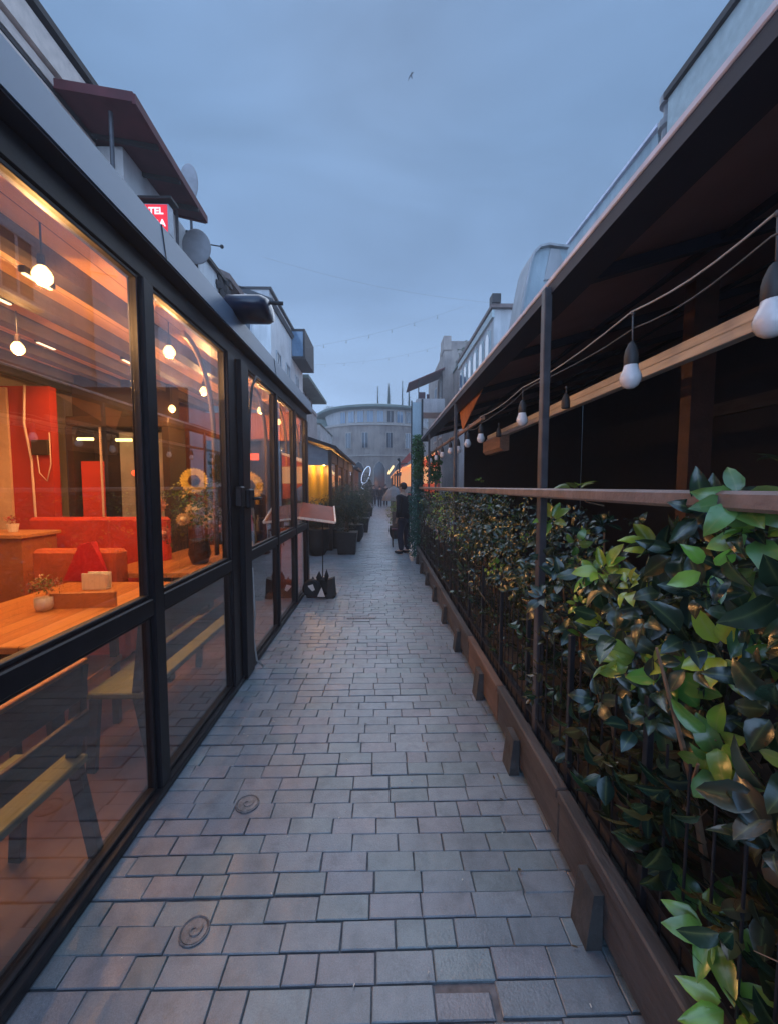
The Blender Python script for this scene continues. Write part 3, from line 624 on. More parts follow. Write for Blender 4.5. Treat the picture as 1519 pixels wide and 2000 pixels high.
tt = thing('flower_arrangement', 'tall sunflower in a vase seen through the third glass bay', 'flowers', (-1.75, 5.75, 0))
p = MB(); p.lathe((-1.75, 5.62, 0), [(.10, .004), (.15, .3), (.1, .62), (.12, .7)], 14); build('vase', p, 'dark_brown', tt, smooth=True)
p = MB(); p.tube([(-1.75, 5.62, .7), (-1.77, 5.58, 1.2), (-1.8, 5.5, 1.58)], .01, 6); build('stem', p, 'bench_green', tt)
bloom((-1.8, 5.45, 1.6), .19, (1.0, .75, .15), par=tt, nm='sunflower')

# lantern / lock box on the door post
t_ = thing('door_lock_box', 'black ornate box and handle fixed to the double door post of the pavilion', 'lock', (GX + .03, 3.24, 1.42))
p = MB(); p.box(GX + .002, GX + .055, 3.10, 3.19, 1.44, 1.60, .01); p.box(GX + .032, GX + .075, 3.235, 3.36, 1.42, 1.58, .012); build('box', p, 'dark_metal', t_)
p = MB(); p.tube([(GX + .075, 3.3, 1.5), (GX + .11, 3.32, 1.5), (GX + .11, 3.42, 1.5)], .012, 8); build('handle', p, 'dark_metal', t_, smooth=True)
p = MB(); p.tube([(GX + .01, 3.42, 1.75), (GX + .02, 3.44, 2.2), (GX + .025, 3.50, 2.45), (GX + .025, 3.62, 2.57), (GX + .015, 3.78, 2.58)], .011, 6)
solo('cable', p, 'cable', 'black cable looping up the third glass bay beside the double door post', 'cable', smooth=True)
p = MB(); p.tube([(GX + .02, 3.42, .9), (GX + .03, 3.43, .5), (GX + .02, 3.41, .3), (GX + .04, 3.43, .08), (GX + .08, 3.47, .01)], .008, 6)
solo('cable', p, 'cable_light', 'thin grey cable hanging down the double door post to the paving', 'cable', smooth=True)
# floodlight on fascia
t_ = thing('wall_speaker', 'dark blue rounded casing sticking out from the pavilion fascia over the alley', 'speaker', (GX + .05, 3.2, 2.9))
p = MB()
prof = [(.03, 0), (.085, .01), (.105, .04), (.105, .34), (.085, .39), (.03, .40)]
p.lathe((GX - .04, 3.2, 2.96), [(r, h * .8) for r, h in prof], 18, 'X', (1.7, .8)); build('casing', p, 'navy_case', t_, smooth=True)
p = MB(); p.tube([(GX + .24, 3.2, 3.02), (GX + .37, 3.22, 3.02)], .015, 8); build('bracket', p, 'dark_metal', t_)

# ================================================================== SMALL THINGS ON THE PAVING (left)
t_ = thing('menu_stand', 'menu stand with slanted orange-brown board and ornate black base, by the pavilion end', 'menu stand', (-.85, 5.85, 0))
p = MB(); p.hexa([(-1.18, 5.70, 1.13), (-.66, 5.70, 1.06), (-.66, 5.72, 1.08), (-1.18, 5.72, 1.15)], [(-1.18, 6.02, 1.34), (-.72, 6.02, 1.27), (-.72, 6.04, 1.29), (-1.18, 6.04, 1.36)]); build('board', p, 'menu_board', t_)
p = MB(); p.beam((-.655, 5.70, 1.085), (-.715, 6.03, 1.295), .02, .03); p.beam((-1.18, 5.69, 1.155), (-.66, 5.69, 1.085), .02, .03); build('frame', p, 'timber', t_)
p = MB(); p.tube([(-.86, 5.88, 1.2), (-.86, 5.80, .2)], .008, 8); build('pole', p, 'dark_metal', t_)
def leafspike(p, x, y, z, h, w): p.add([(x, y, z + h), (x - w, y - .01, z + h * .4), (x - w * .5, y - .015, z), (x + w * .5, y - .015, z), (x + w, y - .01, z + h * .4), (x, y + .03, z + h * .4)], [(0, 1, 5), (0, 5, 4), (1, 2, 3, 4), (0, 4, 3, 2, 1), (1, 5, 4), (2, 3, 5)])
p = MB(); p.lathe((-1.0, 5.70, .135), [(.03, -.03), (.11, -.035), (.135, -.015), (.135, .015), (.11, .035), (.03, .03)], 20, 'Y')
p.lathe((-.86, 5.76, .15), [(.03, -.03), (.10, -.04), (.13, -.015), (.13, .02), (.10, .035), (.03, .03)], 18, 'Y')
p.hexa([(-.78, 5.62, .0), (-.68, 5.62, .0), (-.66, 5.8, .0), (-.78, 5.8, .0)], [(-.77, 5.66, .26), (-.69, 5.66, .29), (-.68, 5.78, .29), (-.77, 5.78, .26)])
p.box(-1.08, -.66, 5.66, 5.86, .003, .03, .01)
leafspike(p, -.90, 5.74, .22, .16, .045); leafspike(p, -.79, 5.72, .24, .17, .035); leafspike(p, -.99, 5.74, .2, .1, .03); build('base', p, 'pot_dark', t_)
p = MB(); p.prism([(-.91, .035), (-.80, .035), (-.85, .17)], 5.60, 5.612, 'Y'); p.hexa([(-1.05, 5.655, .17), (-.98, 5.655, .19), (-.98, 5.66, .2), (-1.05, 5.66, .18)], [(-.99, 5.655, .1), (-.95, 5.655, .12), (-.95, 5.66, .12), (-.99, 5.66, .1)]); build('white_motif', p, 'ceramic', t_)
sp_ = []
for i in range(34):
    x = rnd(.55, .74) if i % 3 else rnd(-1.05, .7); y = rnd(1.0, 6.5); a = rnd(0, 6.28)
    sp_.append((np.array([x, y, .008]), np.array([math.cos(a), math.sin(a), .08]), np.array([rnd(-.2, .2), rnd(-.2, .2), 1.]), rnd(.015, .04), rnd(.008, .016), rnd(.1, .5), rnd(-.6, .3), np.array(random.choice([(.10, .07, .04), (.06, .045, .03), (.12, .10, .05)]))))
V, F, T, Rb = leaf_cloud(sp_, 4); meta(tint_mesh('fallen_leaves', V, F, 'small_leaf', T, None, Rb), 'few small dry leaves scattered on the paving', 'leaves', kind='stuff')
def cover(x, y, r, label, name='valve_cover'):
    t = thing(name, label, 'cover', (x, y, .0))
    p = MB(); p.lathe((x, y, 0), [(r, -.01), (r, .005), (r * .93, .007), (r * .86, .003), (r * .85, -.002)], 26); build('rim', p, 'iron', t)
    p = MB(); p.lathe((x, y, 0), [(r * .83, -.01), (r * .83, .004), (r * .3, .006), (.004, .006)], 26)
    p.tube([(x + r * .55 * k * math.cos(k * 7), y + r * .55 * k * math.sin(k * 7), .007) for k in np.linspace(.2, 1, 16)], .003, 5); build('lid', p, 'iron', t)
cover(-.674, 1.351, .052, 'small round iron cover with a curled mark in the near paving')
cover(-.676, 1.93, .058, 'small worn round cover in the paving, the farther one')
p = MB(); p.box(-.42, -.07, 4.74, 4.79, -.002, .006, .002)
for k in range(11): p.box(-.41 + k * .031, -.39 + k * .031, 4.743, 4.787, .006, .009)
solo('drain_slot', p, 'iron', 'thin dark drain strip across the middle of the alley', 'drain')
p = MB()
for i in range(46):
    x, y = rnd(-.95, .72), rnd(1.05, 5.5); a = rnd(0, 3); l = rnd(.003, .011); p.beam((x, y, .0075), (x + l * math.cos(a), y + l * math.sin(a), .0075), .003, .003)
meta(build('litter', p, 'litter'), 'scattered tiny pale crumbs and cigarette ends on the paving', 'litter', kind='stuff')

# ================================================================== RIGHT: ledge, fence, rail, canopy
led = thing('planter_ledge', 'long weathered brown ledge on stone feet below the hedge, right edge of the alley', 'ledge', (.8, 4, 0))
def plank_seg(y0, y1, m, k):
    j = rnd(-.003, .003); p = MB(); p.box(.745 + j, .80 + j, y0, y1, .255, .30 + j, .006); p.box(.757 + j, .797 + j, y0 + .002, y1 - .002, .05, .253, .004); build('board', p, m, led)
for k, (a, b, m) in enumerate([(.3, 1.62, 'ledge_wood'), (1.625, 2.52, 'ledge_wood'), (2.525, 3.4, 'ledge_orange'), (3.405, 5.0, 'ledge_wood'), (5.005, 6.6, 'ledge_wood'), (6.605, 8.6, 'ledge_wood')]): plank_seg(a, b, m, k)
p = MB(); p.box(.852, .885, .3, 8.6, .24, .31, .004); build('inner_board', p, 'ledge_wood', led)
p = MB(); p.box(.80, .852, .3, 8.6, .18, .235); build('gutter', p, 'soil', led)
for y in (.62, 1.32, 2.16, 2.94, 3.8, 4.6, 5.5, 6.4, 7.3, 8.2):
    w = rnd(.05, .07); p = MB(); p.hexa([(.70, y - w, 0.002), (.756, y - w, 0.002), (.756, y + w, 0.002), (.70, y + w, 0.002)], [(.722, y - w, .205), (.756, y - w, .205), (.756, y + w, .205), (.722, y + w, .205)]); build('foot', p, 'block_stone', led)
p = MB(); p.box(.89, 1.75, -3.0, 8.6, .0, .42); meta(build('planter_soil', p, 'soil'), 'dark soil bed behind the fence under the hedge', 'soil', kind='stuff')
fen = thing('iron_fence', 'low black fence of thin vertical bars between the ledge and the hedge', 'fence', (.83, 4, .3))
y = .42; k = 0
while y < 8.5 and k < 98:
    thick = k % 6 == 3; r = .004; p = MB()
    if thick: p.box(.82, .842, y - .011, y + .011, .2, .95, .002)
    else: p.tube([(.83 + rnd(-.004, .004), y, .2), (.83, y, .86 + rnd(-.01, .01))], r, 5)
    build('bar', p, 'dark_metal', fen); y += .085 ; k += 1
for z in (.335,):
    p = MB(); p.box(.822, .838, .3, 8.5, z, z + .018); build('cross_rail', p, 'dark_metal', fen)

can = thing('terrace_canopy', 'dark cloth canopy on slim grey posts with a brown handrail, right side', 'canopy', (.85, 4, 0))
for (yy, x, w, ztop) in [(2.08, .82, .03, 2.60), (4.72, .85, .025, 2.60), (7.35, .85, .025, 2.60)]:
    p = MB(); p.box(x - .0, x + w * 1.3, yy - w * .8, yy + w * .8, .02 if yy < 3 else .3, ztop, .004); build('post', p, 'post_grey', can)
p = MB(); p.box(.80, .805, 2.05, 2.11, .0, .3); build('post_foot', p, 'post_grey', can)
p = MB(); p.box(.80, .862, -3.0, 8.6, 1.543, 1.590, .008); build('handrail', p, 'rail_brown', can)
p = MB(); p.box(.845, .875, -3.0, 8.7, 2.622, 2.648, .004); build('gutter_edge', p, 'canopy_edge', can)
p = MB(); p.box(.85, 1.00, -3.0, 8.7, 2.565, 2.620); build('edge_beam', p, 'canopy_beam', can)
def cz(x): return 2.66 + (x - 1.0) * .29
V = []; F = []; nx, ny = 14, 60
for j in range(ny + 1):
    for i in range(nx + 1):
        x = .94 + (4.4 - .94) * i / nx; yy = -3.0 + 11.75 * j / ny; ph = ((yy - 2.12) / 1.3) % 1.0
        sag = -.045 * math.sin(math.pi * ph) * math.sin(math.pi * min(1, i / nx + .05)); V.append((x, yy, cz(x) + .04 + sag))
F = [(j * (nx + 1) + i, j * (nx + 1) + i + 1, (j + 1) * (nx + 1) + i + 1, (j + 1) * (nx + 1) + i) for j in range(ny) for i in range(nx)]
p = MB(); p.add(V, F); p.add([(x, y_, z + .012) for x, y_, z in V], [tuple(reversed(f)) for f in F]); build('cloth_roof', p, 'canopy_cloth', can, smooth=True, fixn=False)
for yy in (-1.8, -.5, .82, 2.12, 3.42, 4.72, 6.02, 7.32, 8.6):
    p = MB(); p.beam((.9, yy, cz(.9) + .0), (4.35, yy, cz(4.35) + .0), .05, .06); build('rib', p, 'canopy_beam', can)
for x in (1.75, 2.7, 3.6):
    p = MB(); p.beam((x, -3.0, cz(x) - .002), (x, 8.6, cz(x) - .002), .03, .03); build('purlin', p, 'canopy_beam', can)
p = MB(); p.beam((1.03, 1.3, 2.675), (1.03, 2.05, 2.675), .025, .025); build('batten', p, 'timber_red', can)
# timber beams
p = MB(); p.box(1.585, 1.615, -2.0, 6.05, 2.31, 2.36, .004); p.box(1.57, 1.63, -2.0, 6.05, 2.255, 2.302, .004)
solo('timber_beam', p, 'timber', 'long pale double timber beam hanging under the dark canopy behind the bulbs', 'beam')
p = MB(); p.box(1.03, 1.065, 4.15, 8.9, 2.285, 2.325, .004)
solo('timber_beam', p, 'timber_red', 'shorter reddish timber beam near the far end of the canopy', 'beam')
p = MB(); p.prism([(1.5, 2.10), (1.54, 2.06), (1.62, 2.06), (1.62, 2.25), (1.5, 2.25)], 5.1, 5.95, 'Y')
solo('timber_block', p, 'timber_red', 'short brown timber block under the end of the long beam', 'beam')
p = MB(); p.add([(1.02, 3.95, 2.64), (1.02, 5.35, 2.64), (1.04, 5.2, 2.32)], [(0, 1, 2)]); p.add([(1.03, 3.95, 2.64), (1.03, 5.35, 2.64), (1.05, 5.2, 2.32)], [(2, 1, 0)])
p.f += [(0, 3, 4, 1), (1, 4, 5, 2), (2, 5, 3, 0)]
solo('cloth_flap', p, 'orange_cloth', 'triangular orange cloth flap hanging from the canopy edge', 'cloth')
# dark terrace room
ter = thing('terrace_building', 'unlit dark terrace room behind the hedge, with an orange brick pillar', 'building', (4, 4, 0))
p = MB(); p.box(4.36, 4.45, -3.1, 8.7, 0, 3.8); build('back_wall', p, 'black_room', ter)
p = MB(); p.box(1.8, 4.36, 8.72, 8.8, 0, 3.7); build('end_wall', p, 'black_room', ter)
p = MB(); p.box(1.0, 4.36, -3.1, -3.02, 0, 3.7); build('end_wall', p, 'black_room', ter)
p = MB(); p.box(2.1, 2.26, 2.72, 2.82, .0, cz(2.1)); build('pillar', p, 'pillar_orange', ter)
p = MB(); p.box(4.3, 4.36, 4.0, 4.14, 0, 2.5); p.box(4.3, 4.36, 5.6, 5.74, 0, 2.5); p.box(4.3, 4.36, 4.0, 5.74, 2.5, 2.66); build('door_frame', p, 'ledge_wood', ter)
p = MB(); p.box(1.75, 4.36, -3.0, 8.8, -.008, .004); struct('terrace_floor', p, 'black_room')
# festoon
fx = .95
ys = [.985, 1.546, 2.73, 3.88, 4.43, 4.97, 5.6, 6.3, 7.05, 7.85]; zs = [2.005, 2.016, 2.05, 2.06, 2.07, 2.05, 2.09, 2.09, 2.1, 2.1]
fes = thing('festoon_cable', 'light cable strung along the canopy edge carrying the white bulbs', 'cable', (fx, 1, 2.25))
anch = [(.3, 2.25)] + [(y, 2.258 + .004 * i) for i, y in enumerate(ys)] + [(8.6, 2.30)]
pts = []
for (a, b) in zip(anch[:-1], anch[1:]):
    for t in np.linspace(0, 1, 7)[:-1]: pts.append((fx + .01 * math.sin(t * 3), a[0] + (b[0] - a[0]) * t, a[1] + (b[1] - a[1]) * t - .018 * math.sin(math.pi * t)))
p = MB(); p.tube(pts, .0035, 6); build('cable', p, 'cable_light', fes, smooth=True)
pts2 = [(x + .012 * math.sin(y * 5), y, z - .012 - .05 * abs(math.sin(y * 1.2))) for x, y, z in pts]
p = MB(); p.tube(pts2, .003, 6); build('second_cable', p, 'cable', fes, smooth=True)
nmB = ['white bulb hanging nearest the camera, cut off by the right edge of the photo', 'large white bulb, second nearest, just right of the canopy post', 'white bulb just left of the near canopy post',
       'white bulb in front of the end of the pale timber beam', 'white bulb left of the timber block', 'white bulb beside the second canopy post, to its right', 'white bulb just left of the second canopy post', 'third white bulb from the far end of the string', 'second white bulb from the far end of the string', 'farthest white bulb of the string, by the ivy column']
def fbulb(x, y, z, label, ztop, glass=True, tilt=0.0):
    t = thing('festoon_bulb', label, 'light bulb', (x, y, z), 'unlit white bulbs hanging under the canopy')
    p = MB(); p.tube([(x, y, ztop), (x + .003, y, z + .12)], .0032, 6); p.ball((x, y, ztop), .009, 8, 6); build('wire', p, 'cable', t, smooth=True)
    p = MB(); p.lathe((x, y, z), [(.006, .135), (.012, .128), (.021, .105), (.025, .085), (.025, .048), (.021, .044)], 16); build('socket', p, 'socket', t, smooth=True)
    if glass:
        p = MB(); p.lathe((x, y, z), [(.002, -.042), (.014, -.040), (.027, -.031), (.036, -.014), (.038, .0), (.035, .014), (.027, .032), (.0235, .05), (.019, .052)], 22); build('bulb', p, 'bulb_white', t, smooth=True)
    t.rotation_euler = (0, 0, 0); return t
for y, z, nm, a in zip(ys, zs, nmB, anch[1:-1]): fbulb(fx + rnd(-.008, .008), y, z, nm, a[1] - .004)
fbulb(1.12, 2.45, 2.03, 'empty dark bulb socket hanging beside the near canopy post', 2.20, False)
fbulb(1.12, 3.85, 2.03, 'empty dark bulb socket hanging farther along, over the beam end', 2.20, False)

# ================================================================== HEDGE
def hedge_top(y):
    pts = [(.3, 1.62), (1.0, 1.62), (1.25, 1.42), (1.6, 1.30), (2.1, 1.40), (3, 1.5), (4.5, 1.52), (8.6, 1.5)]
    for (a, b), (c, d) in zip(pts[:-1], pts[1:]):
        if a <= y <= c: return b + (d - b) * (y - a) / (c - a)
    return 1.5
def hedge_bot(y): return .50 + .10 * math.sin(y * 3.1) if y > 1.5 else .42 + .10 * math.sin(y * 7)
shr = [(.35, 1.05, 'nearest laurel shrub with big glossy leaves rising over the handrail at the right edge'), (1.05, 1.65, 'laurel shrub with bright yellow-green young leaves, second nearest'),
       (1.65, 2.35, 'laurel shrub growing around the near canopy post'), (2.35, 3.3, 'dark laurel shrub just beyond the near canopy post'), (3.3, 4.5, 'dense small-leaved shrub before the second canopy post'),
       (4.5, 5.9, 'bright green shrub beyond the second canopy post'), (5.9, 7.3, 'dark green shrub near the far end of the planter'), (7.3, 8.55, 'farthest shrub in the planter, beside the ivy column')]
OLD = [(.022, .052, .028), (.018, .046, .032), (.034, .064, .03), (.024, .048, .038)]; YNG = [(.20, .38, .06), (.12, .28, .06), (.28, .40, .05), (.10, .24, .06)]; BRN = [(.10, .07, .03), (.06, .055, .025), (.09, .08, .03)]
for si, (a, b, lab) in enumerate(shr):
    t = thing('laurel_shrub', lab, 'shrub', ((1.1), (a + b) / 2, .42), 'shrubs planted along the fence')
    specs = []; near = a < 2.3; L0 = (.125 if a < 1.5 else .095) if near else (.078 if a < 4 else .058); ln = b - a
    nW = int(ln * (260 if near else (330 if a < 4 else 380)))
    for _ in range(nW):
        y = rnd(a, b); tp = hedge_top(y); bt = hedge_bot(y); q = random.random() ** .8; z = bt + (tp - bt) * q
        x = .80 + abs(random.gauss(0, .17)) + (.12 if z < bt + .12 else 0)
        if random.random() < .3: x = rnd(.9, 1.6)
        hz = (z - bt) / (tp - bt)
        if random.random() < .2: z = rnd(.38, bt + .25); x = rnd(.80, .95); hz = 0.05
        ax = np.array([-1.0 + rnd(-.5, .9), rnd(-1.0, .5), rnd(-.2, 1.1) * (.4 + hz)])
        r_ = random.random()
        if hz > .4 and r_ < (.16 if near else (.07 if not (4.3 < a < 6) else .28)): col = random.choice(YNG); L = L0 * .95
        elif hz < .35 and r_ < .35: col = random.choice(BRN); L = L0 * .9
        else: col = random.choice(OLD); L = L0
        L *= rnd(.62, 1.12)
        droop = hz < .3
        if droop: ax = np.array([-.5 + rnd(-.4, .4), rnd(-.5, .5), -1.0])
        whorl((x, y, z), ax, random.choice([4, 5, 6, 7]), L, col, specs, spread=(.5, 1.35), curl=(.2, 1.3))
    # sprigs that rise above the rail / poke out
    spr = []
    if si == 0: spr = [((1.02, .98, 1.66), (-.3, -.2, 1), (.06, .10, .05)), ((1.12, .90, 1.70), (.2, -.3, .9), (.05, .08, .06)), ((.86, .90, 1.50), (-.8, -.5, .3), (.16, .34, .08)), ((.88, 1.0, .93), (-.8, -.4, .2), (.13, .30, .04)),
                       ((.87, .98, 1.18), (-.7, -.6, .3), (.30, .42, .04)), ((.84, .93, .47), (-.6, -.5, .8), (.12, .28, .05)), ((.87, .99, .44), (-.5, -.6, .8), (.08, .20, .05)), ((.83, .86, .36), (-.7, -.4, .5), (.2, .36, .05)), ((.9, 1.0, .86), (-.7, -.6, -.2), (.10, .25, .05)), ((.90, .95, 1.28), (-.7, -.6, .3), (.05, .12, .05))]
    if si == 1: spr = [((.88, 1.55, 1.27), (-.6, -.6, .8), (.28, .44, .05)), ((.90, 1.62, 1.23), (-.8, -.3, .5), (.16, .36, .06)), ((.86, 1.30, 1.0), (-.7, -.6, .2), (.22, .34, .05)), ((.86, 1.14, 1.04), (-.7, -.6, .1), (.08, .26, .04)), ((.88, 1.2, .85), (-.6, -.5, -.3), (.04, .10, .05)), ((.84, 1.22, .66), (-.4, -.3, -1), (.10, .11, .04)), ((.84, 1.12, .60), (-.4, -.3, -1), (.11, .11, .04))]
    if si == 2: spr = [((.98, 2.0, 1.60), (-.1, -.2, 1), (.18, .22, .05)), ((.9, 2.1, 1.42), (-.5, -.6, .7), (.22, .34, .06))]
    for c, ax, col in spr: whorl(c, ax, 6, .118, col, specs, spread=(.6, 1.3), colvar=.18, curl=(.3, 1.1))
    if si in (4, 6): whorl((.95, (a + b) / 2, 1.66), (0, 0, 1), 6, .06, YNG[0], specs)
    V, F, T, Rb = leaf_cloud(specs, 6 if near else 4); tint_mesh('foliage', V, F, 'leaf', T, t, Rb, smooth=True)
    p = MB()
    for _ in range(int(ln * 12)):
        y = rnd(a, b); x = rnd(.95, 1.4); h = rnd(.7, 1.35); x2 = x + rnd(-.25, .15); y2 = y + rnd(-.2, .2); p.tube([(x, y, .4), ((x + x2) / 2 + rnd(-.05, .05), (y + y2) / 2, .4 + (h - .4) * .5), (x2, y2, h)], [.012, .009, .004], 5)
    for c, ax, col in spr: p.tube([np.array(c), np.array(c) - unit(ax) * .06 + np.array([.05, 0, -.02]), np.array(c) + np.array([.16, .03, -.10])], [.002, .003, .004], 5)
    for _ in range(int(ln * 16)):
        y = rnd(a, b); x = rnd(.87, 1.05); z = rnd(.45, .85); d = Vector((rnd(-.4, .2), rnd(-1, 1), rnd(-.6, .6))).normalized() * rnd(.06, .18); p.tube([(x, y, z), Vector((x, y, z)) + d * .5 + Vector((0, 0, rnd(-.02, .02))), Vector((x, y, z)) + d], [.002, .0018, .001], 4)
    build('branches', p, 'dry_twig', t)
# ivy column at far end of canopy
t = thing('ivy_column', 'slim column wrapped in blue-green ivy at the far end of the canopy', 'plant', (.88, 8.9, 0))
p = MB(); p.box(.78, .86, 8.82, 8.9, 0, 2.62); build('post', p, 'dark_metal', t)
specs = []
for _ in range(1700):
    z = rnd(.05, 2.7); th = rnd(0, 6.28); r = rnd(.06, .17) * (1.25 if z < 1.5 else .8); d = np.array([math.cos(th), math.sin(th), 0]); c = (.03, .13, .10) if z < 1.75 else (.05, .15, .05)
    whorl((.80 + d[0] * r, 8.86 + d[1] * r, z), d + np.array([0, 0, rnd(-.8, .5)]), 3, .055, c, specs, wr=.7)
for _ in range(160):
    whorl((1.1 + rnd(-.12, .15), 8.6 + rnd(-.2, .2), rnd(1.7, 2.25)), (rnd(-1, 1), -1, rnd(-.6, .6)), 4, .06, (.04, .15, .05), specs, wr=.7)
V, F, T, Rb = leaf_cloud(specs, 4); tint_mesh('foliage', V, F, 'small_leaf', T, t, Rb)
#PART2
# ================================================================== BUILDINGS
def window(par, axis, face, a0, a1, z0, z1, out, frame='window_frame', pane='window_dark', bars=1, sill=True):
    """axis 'X': wall plane x=face, spans y a0..a1, outwards direction out(+1/-1). axis 'Y': plane y=face, spans x."""
    fr = MB(); t = .06 if (a1 - a0) > .6 else .04; d = .05 * out
    def bb(m, u0, u1, v0, v1, w0, w1):
        if axis == 'X': m.box(face + w0, face + w1, u0, u1, v0, v1)
        else: m.box(u0, u1, face + w0, face + w1, v0, v1)
    bb(fr, a0, a0 + t, z0, z1, 0.003 * out, d); bb(fr, a1 - t, a1, z0, z1, .003 * out, d); bb(fr, a0 + t, a1 - t, z0, z0 + t, .003 * out, d); bb(fr, a0 + t, a1 - t, z1 - t, z1, .003 * out, d)
    for k in range(bars):
        c = a0 + (a1 - a0) * (k + 1) / (bars + 1); bb(fr, c - .02, c + .02, z0 + t, z1 - t, .003 * out, d * .9)
    f = build('window', fr, frame, par)
    q = MB(); bb(q, a0 + t, a1 - t, z0 + t, z1 - t, .002 * out, .018 * out); build('pane', q, pane, f)
    if sill:
        q = MB(); bb(q, a0 - .08, a1 + .08, z0 - .08, z0 - .003, .003 * out, d * 2.4); build('sill', q, 'moulding', f)
def bld(name, label, x0, x1, y0, y1, z1, m, cat='building'):
    t = thing(name, label, cat, ((x0 + x1) / 2, (y0 + y1) / 2, 0)); p = MB(); p.box(x0, x1, y0, y1, 0, z1); build('wall', p, m, t); return t
def band(t, nm, x0, x1, y0, y1, z0, z1, m): p = MB(); p.box(x0, x1, y0, y1, z0, z1); return build(nm, p, m, t)
# left 1
b = bld('town_building', 'beige plastered building with stepped cornice bands, at the top left corner', -8.5, -4.6, -4, 6.75, 7.72, 'plaster_beige')
band(b, 'cornice', -4.60, -4.44, -4, 6.8, 7.28, 7.66, 'moulding'); band(b, 'cornice', -4.60, -4.50, -4, 6.8, 7.10, 7.24, 'moulding'); band(b, 'cornice', -4.6, -4.52, -4, 6.78, 6.9, 7.02, 'moulding')
band(b, 'eave', -8.6, -4.38, -4.1, 6.85, 7.72, 7.82, 'eave_dark'); band(b, 'shadow_strip', -4.6, -4.51, -4, 6.78, 7.03, 7.095, 'eave_dark')  # solid near-black strip: shade between the cornice bands is put into its colour
for y in (-2, .4, 2.6, 4.8): window(b, 'X', -4.6, y, y + 1.1, 4.9, 6.6, 1)
# left 2 with canopy, sign, dish
b = bld('town_building', 'low white rendered house under the maroon roof canopy, behind the pavilion', -8, -4.15, 6.86, 9.6, 7.05, 'plaster_white')
window(b, 'X', -4.15, 7.4, 8.3, 5.0, 6.2, 1)
p = MB(); p.tube([(-4.1, 8.9, 4), (-4.1, 8.9, 7.0)], .035, 8); build('downpipe', p, 'dark_metal', b)
t = thing('roof_canopy', 'dark maroon sheet canopy on thin posts jutting towards the sky, upper left', 'canopy', (-4, 7.2, 7))
p = MB(); p.hexa([(-3.45, 6.0, 6.93), (-3.57, 8.52, 6.97), (-5.2, 8.52, 7.32), (-5.2, 6.0, 7.2)], [(-3.45, 6.0, 7.0), (-3.57, 8.52, 7.04), (-5.2, 8.52, 7.39), (-5.2, 6.0, 7.27)]); build('sheet', p, 'maroon_sheet', t)
p = MB(); p.beam((-3.44, 5.97, 6.985), (-5.2, 5.97, 7.245), .05, .13); p.beam((-3.42, 5.95, 6.96), (-3.54, 8.54, 7.0), .05, .13); p.beam((-3.55, 8.55, 7.0), (-5.2, 8.55, 7.36), .05, .12); build('edge_trim', p, 'maroon_sheet', t)
for yy in (6.7, 7.4, 8.1):
    p = MB(); p.beam((-3.5, yy, 6.91), (-5.1, yy, 7.2), .05, .07); build('rafter', p, 'eave_dark', t)
for (x, yy) in ((-3.62, 6.15), (-3.72, 8.2)):
    p = MB(); p.tube([(x - .25, yy, 4.5), (x - .25, yy, 6.95)], .03, 8); build('post', p, 'post_grey', t)
# floor slab carrying it
b2 = bld('balcony_block', 'pale rendered upper terrace block behind the pavilion roof, below the maroon canopy', -4.9, -3.78, 7.1, 8.55, 5.85, 'plaster_white', 'balcony')
t = thing('hotel_sign', 'small lit red sign box with white letters under the maroon canopy', 'sign', (-3.75, 7.05, 6.1))
p = MB(); p.box(-4.22, -3.52, 7.0, 7.16, 5.80, 6.28, .01); build('case', p, 'window_frame', t)
p = MB(); p.box(-4.20, -3.54, 6.985, 6.998, 5.83, 6.255, .004); build('face', p, 'red_sign', t)
p = MB(); p.box(-4.3, -3.45, 6.95, 7.2, 6.33, 6.37); build('hood', p, 'eave_dark', t)
def text(s, size, loc, rot, m, par, nm='lettering', align='RIGHT', ext=.003):
    c = bpy.data.curves.new(nm, 'FONT'); c.body = s; c.size = size; c.align_x = align; c.extrude = ext; c.offset = .004
    o = bpy.data.objects.new(nm, c); scene.collection.objects.link(o); bpy.context.view_layer.update()
    me = bpy.data.meshes.new_from_object(o.evaluated_get(bpy.context.evaluated_depsgraph_get())); bpy.data.objects.remove(o)
    o = bpy.data.objects.new(nm, me); scene.collection.objects.link(o); me.materials.append(M[m]); o.parent = par
    off = wloc(par); o.location = Vector(loc) - off; o.rotation_euler = rot; return o
text('HOTEL', .15, (-3.60, 6.98, 6.10), (R(90), 0, 0), 'sign_white', t); text('VERA', .15, (-3.57, 6.98, 5.91), (R(90), 0, 0), 'sign_white', t)
t = thing('satellite_dish', 'round grey satellite dish seen from behind, above the pavilion fascia', 'satellite dish', (-3.7, 8.5, 6.3))
V = []; n = 28
c0 = Vector((-3.78, 8.6, 6.52)); ax = Vector((.25, -1, .10)).normalized(); u = ax.cross(Vector((0, 0, 1))).normalized(); w = u.cross(ax)
p = MB(); rings = [(0.0001, -.07), (.1, -.066), (.2, -.045), (.29, -.015), (.33, .0), (.335, .01), (.32, .012), (.2, -.03), (.0001, -.055)]
for (r, h) in rings:
    for j in range(n):
        a = 2 * math.pi * j / n; V.append(tuple(c0 + u * (r * .82 * math.cos(a)) + w * (r * 1.12 * math.sin(a)) - ax * h))
F = [(i * n + j, i * n + (j + 1) % n, (i + 1) * n + (j + 1) % n, (i + 1) * n + j) for i in range(len(rings) - 1) for j in range(n)]
p.add(V, F); build('reflector', p, 'dish_grey', t, smooth=True)
p = MB(); p.tube([c0 + w * -.3, c0 - ax * .05 + Vector((-.1, .2, -.5))], .025, 8); p.beam(c0 + Vector((-.05, .02, -.1)), c0 + Vector((-.1, .1, -.45)), .08, .04); build('bracket', p, 'dark_metal', t)
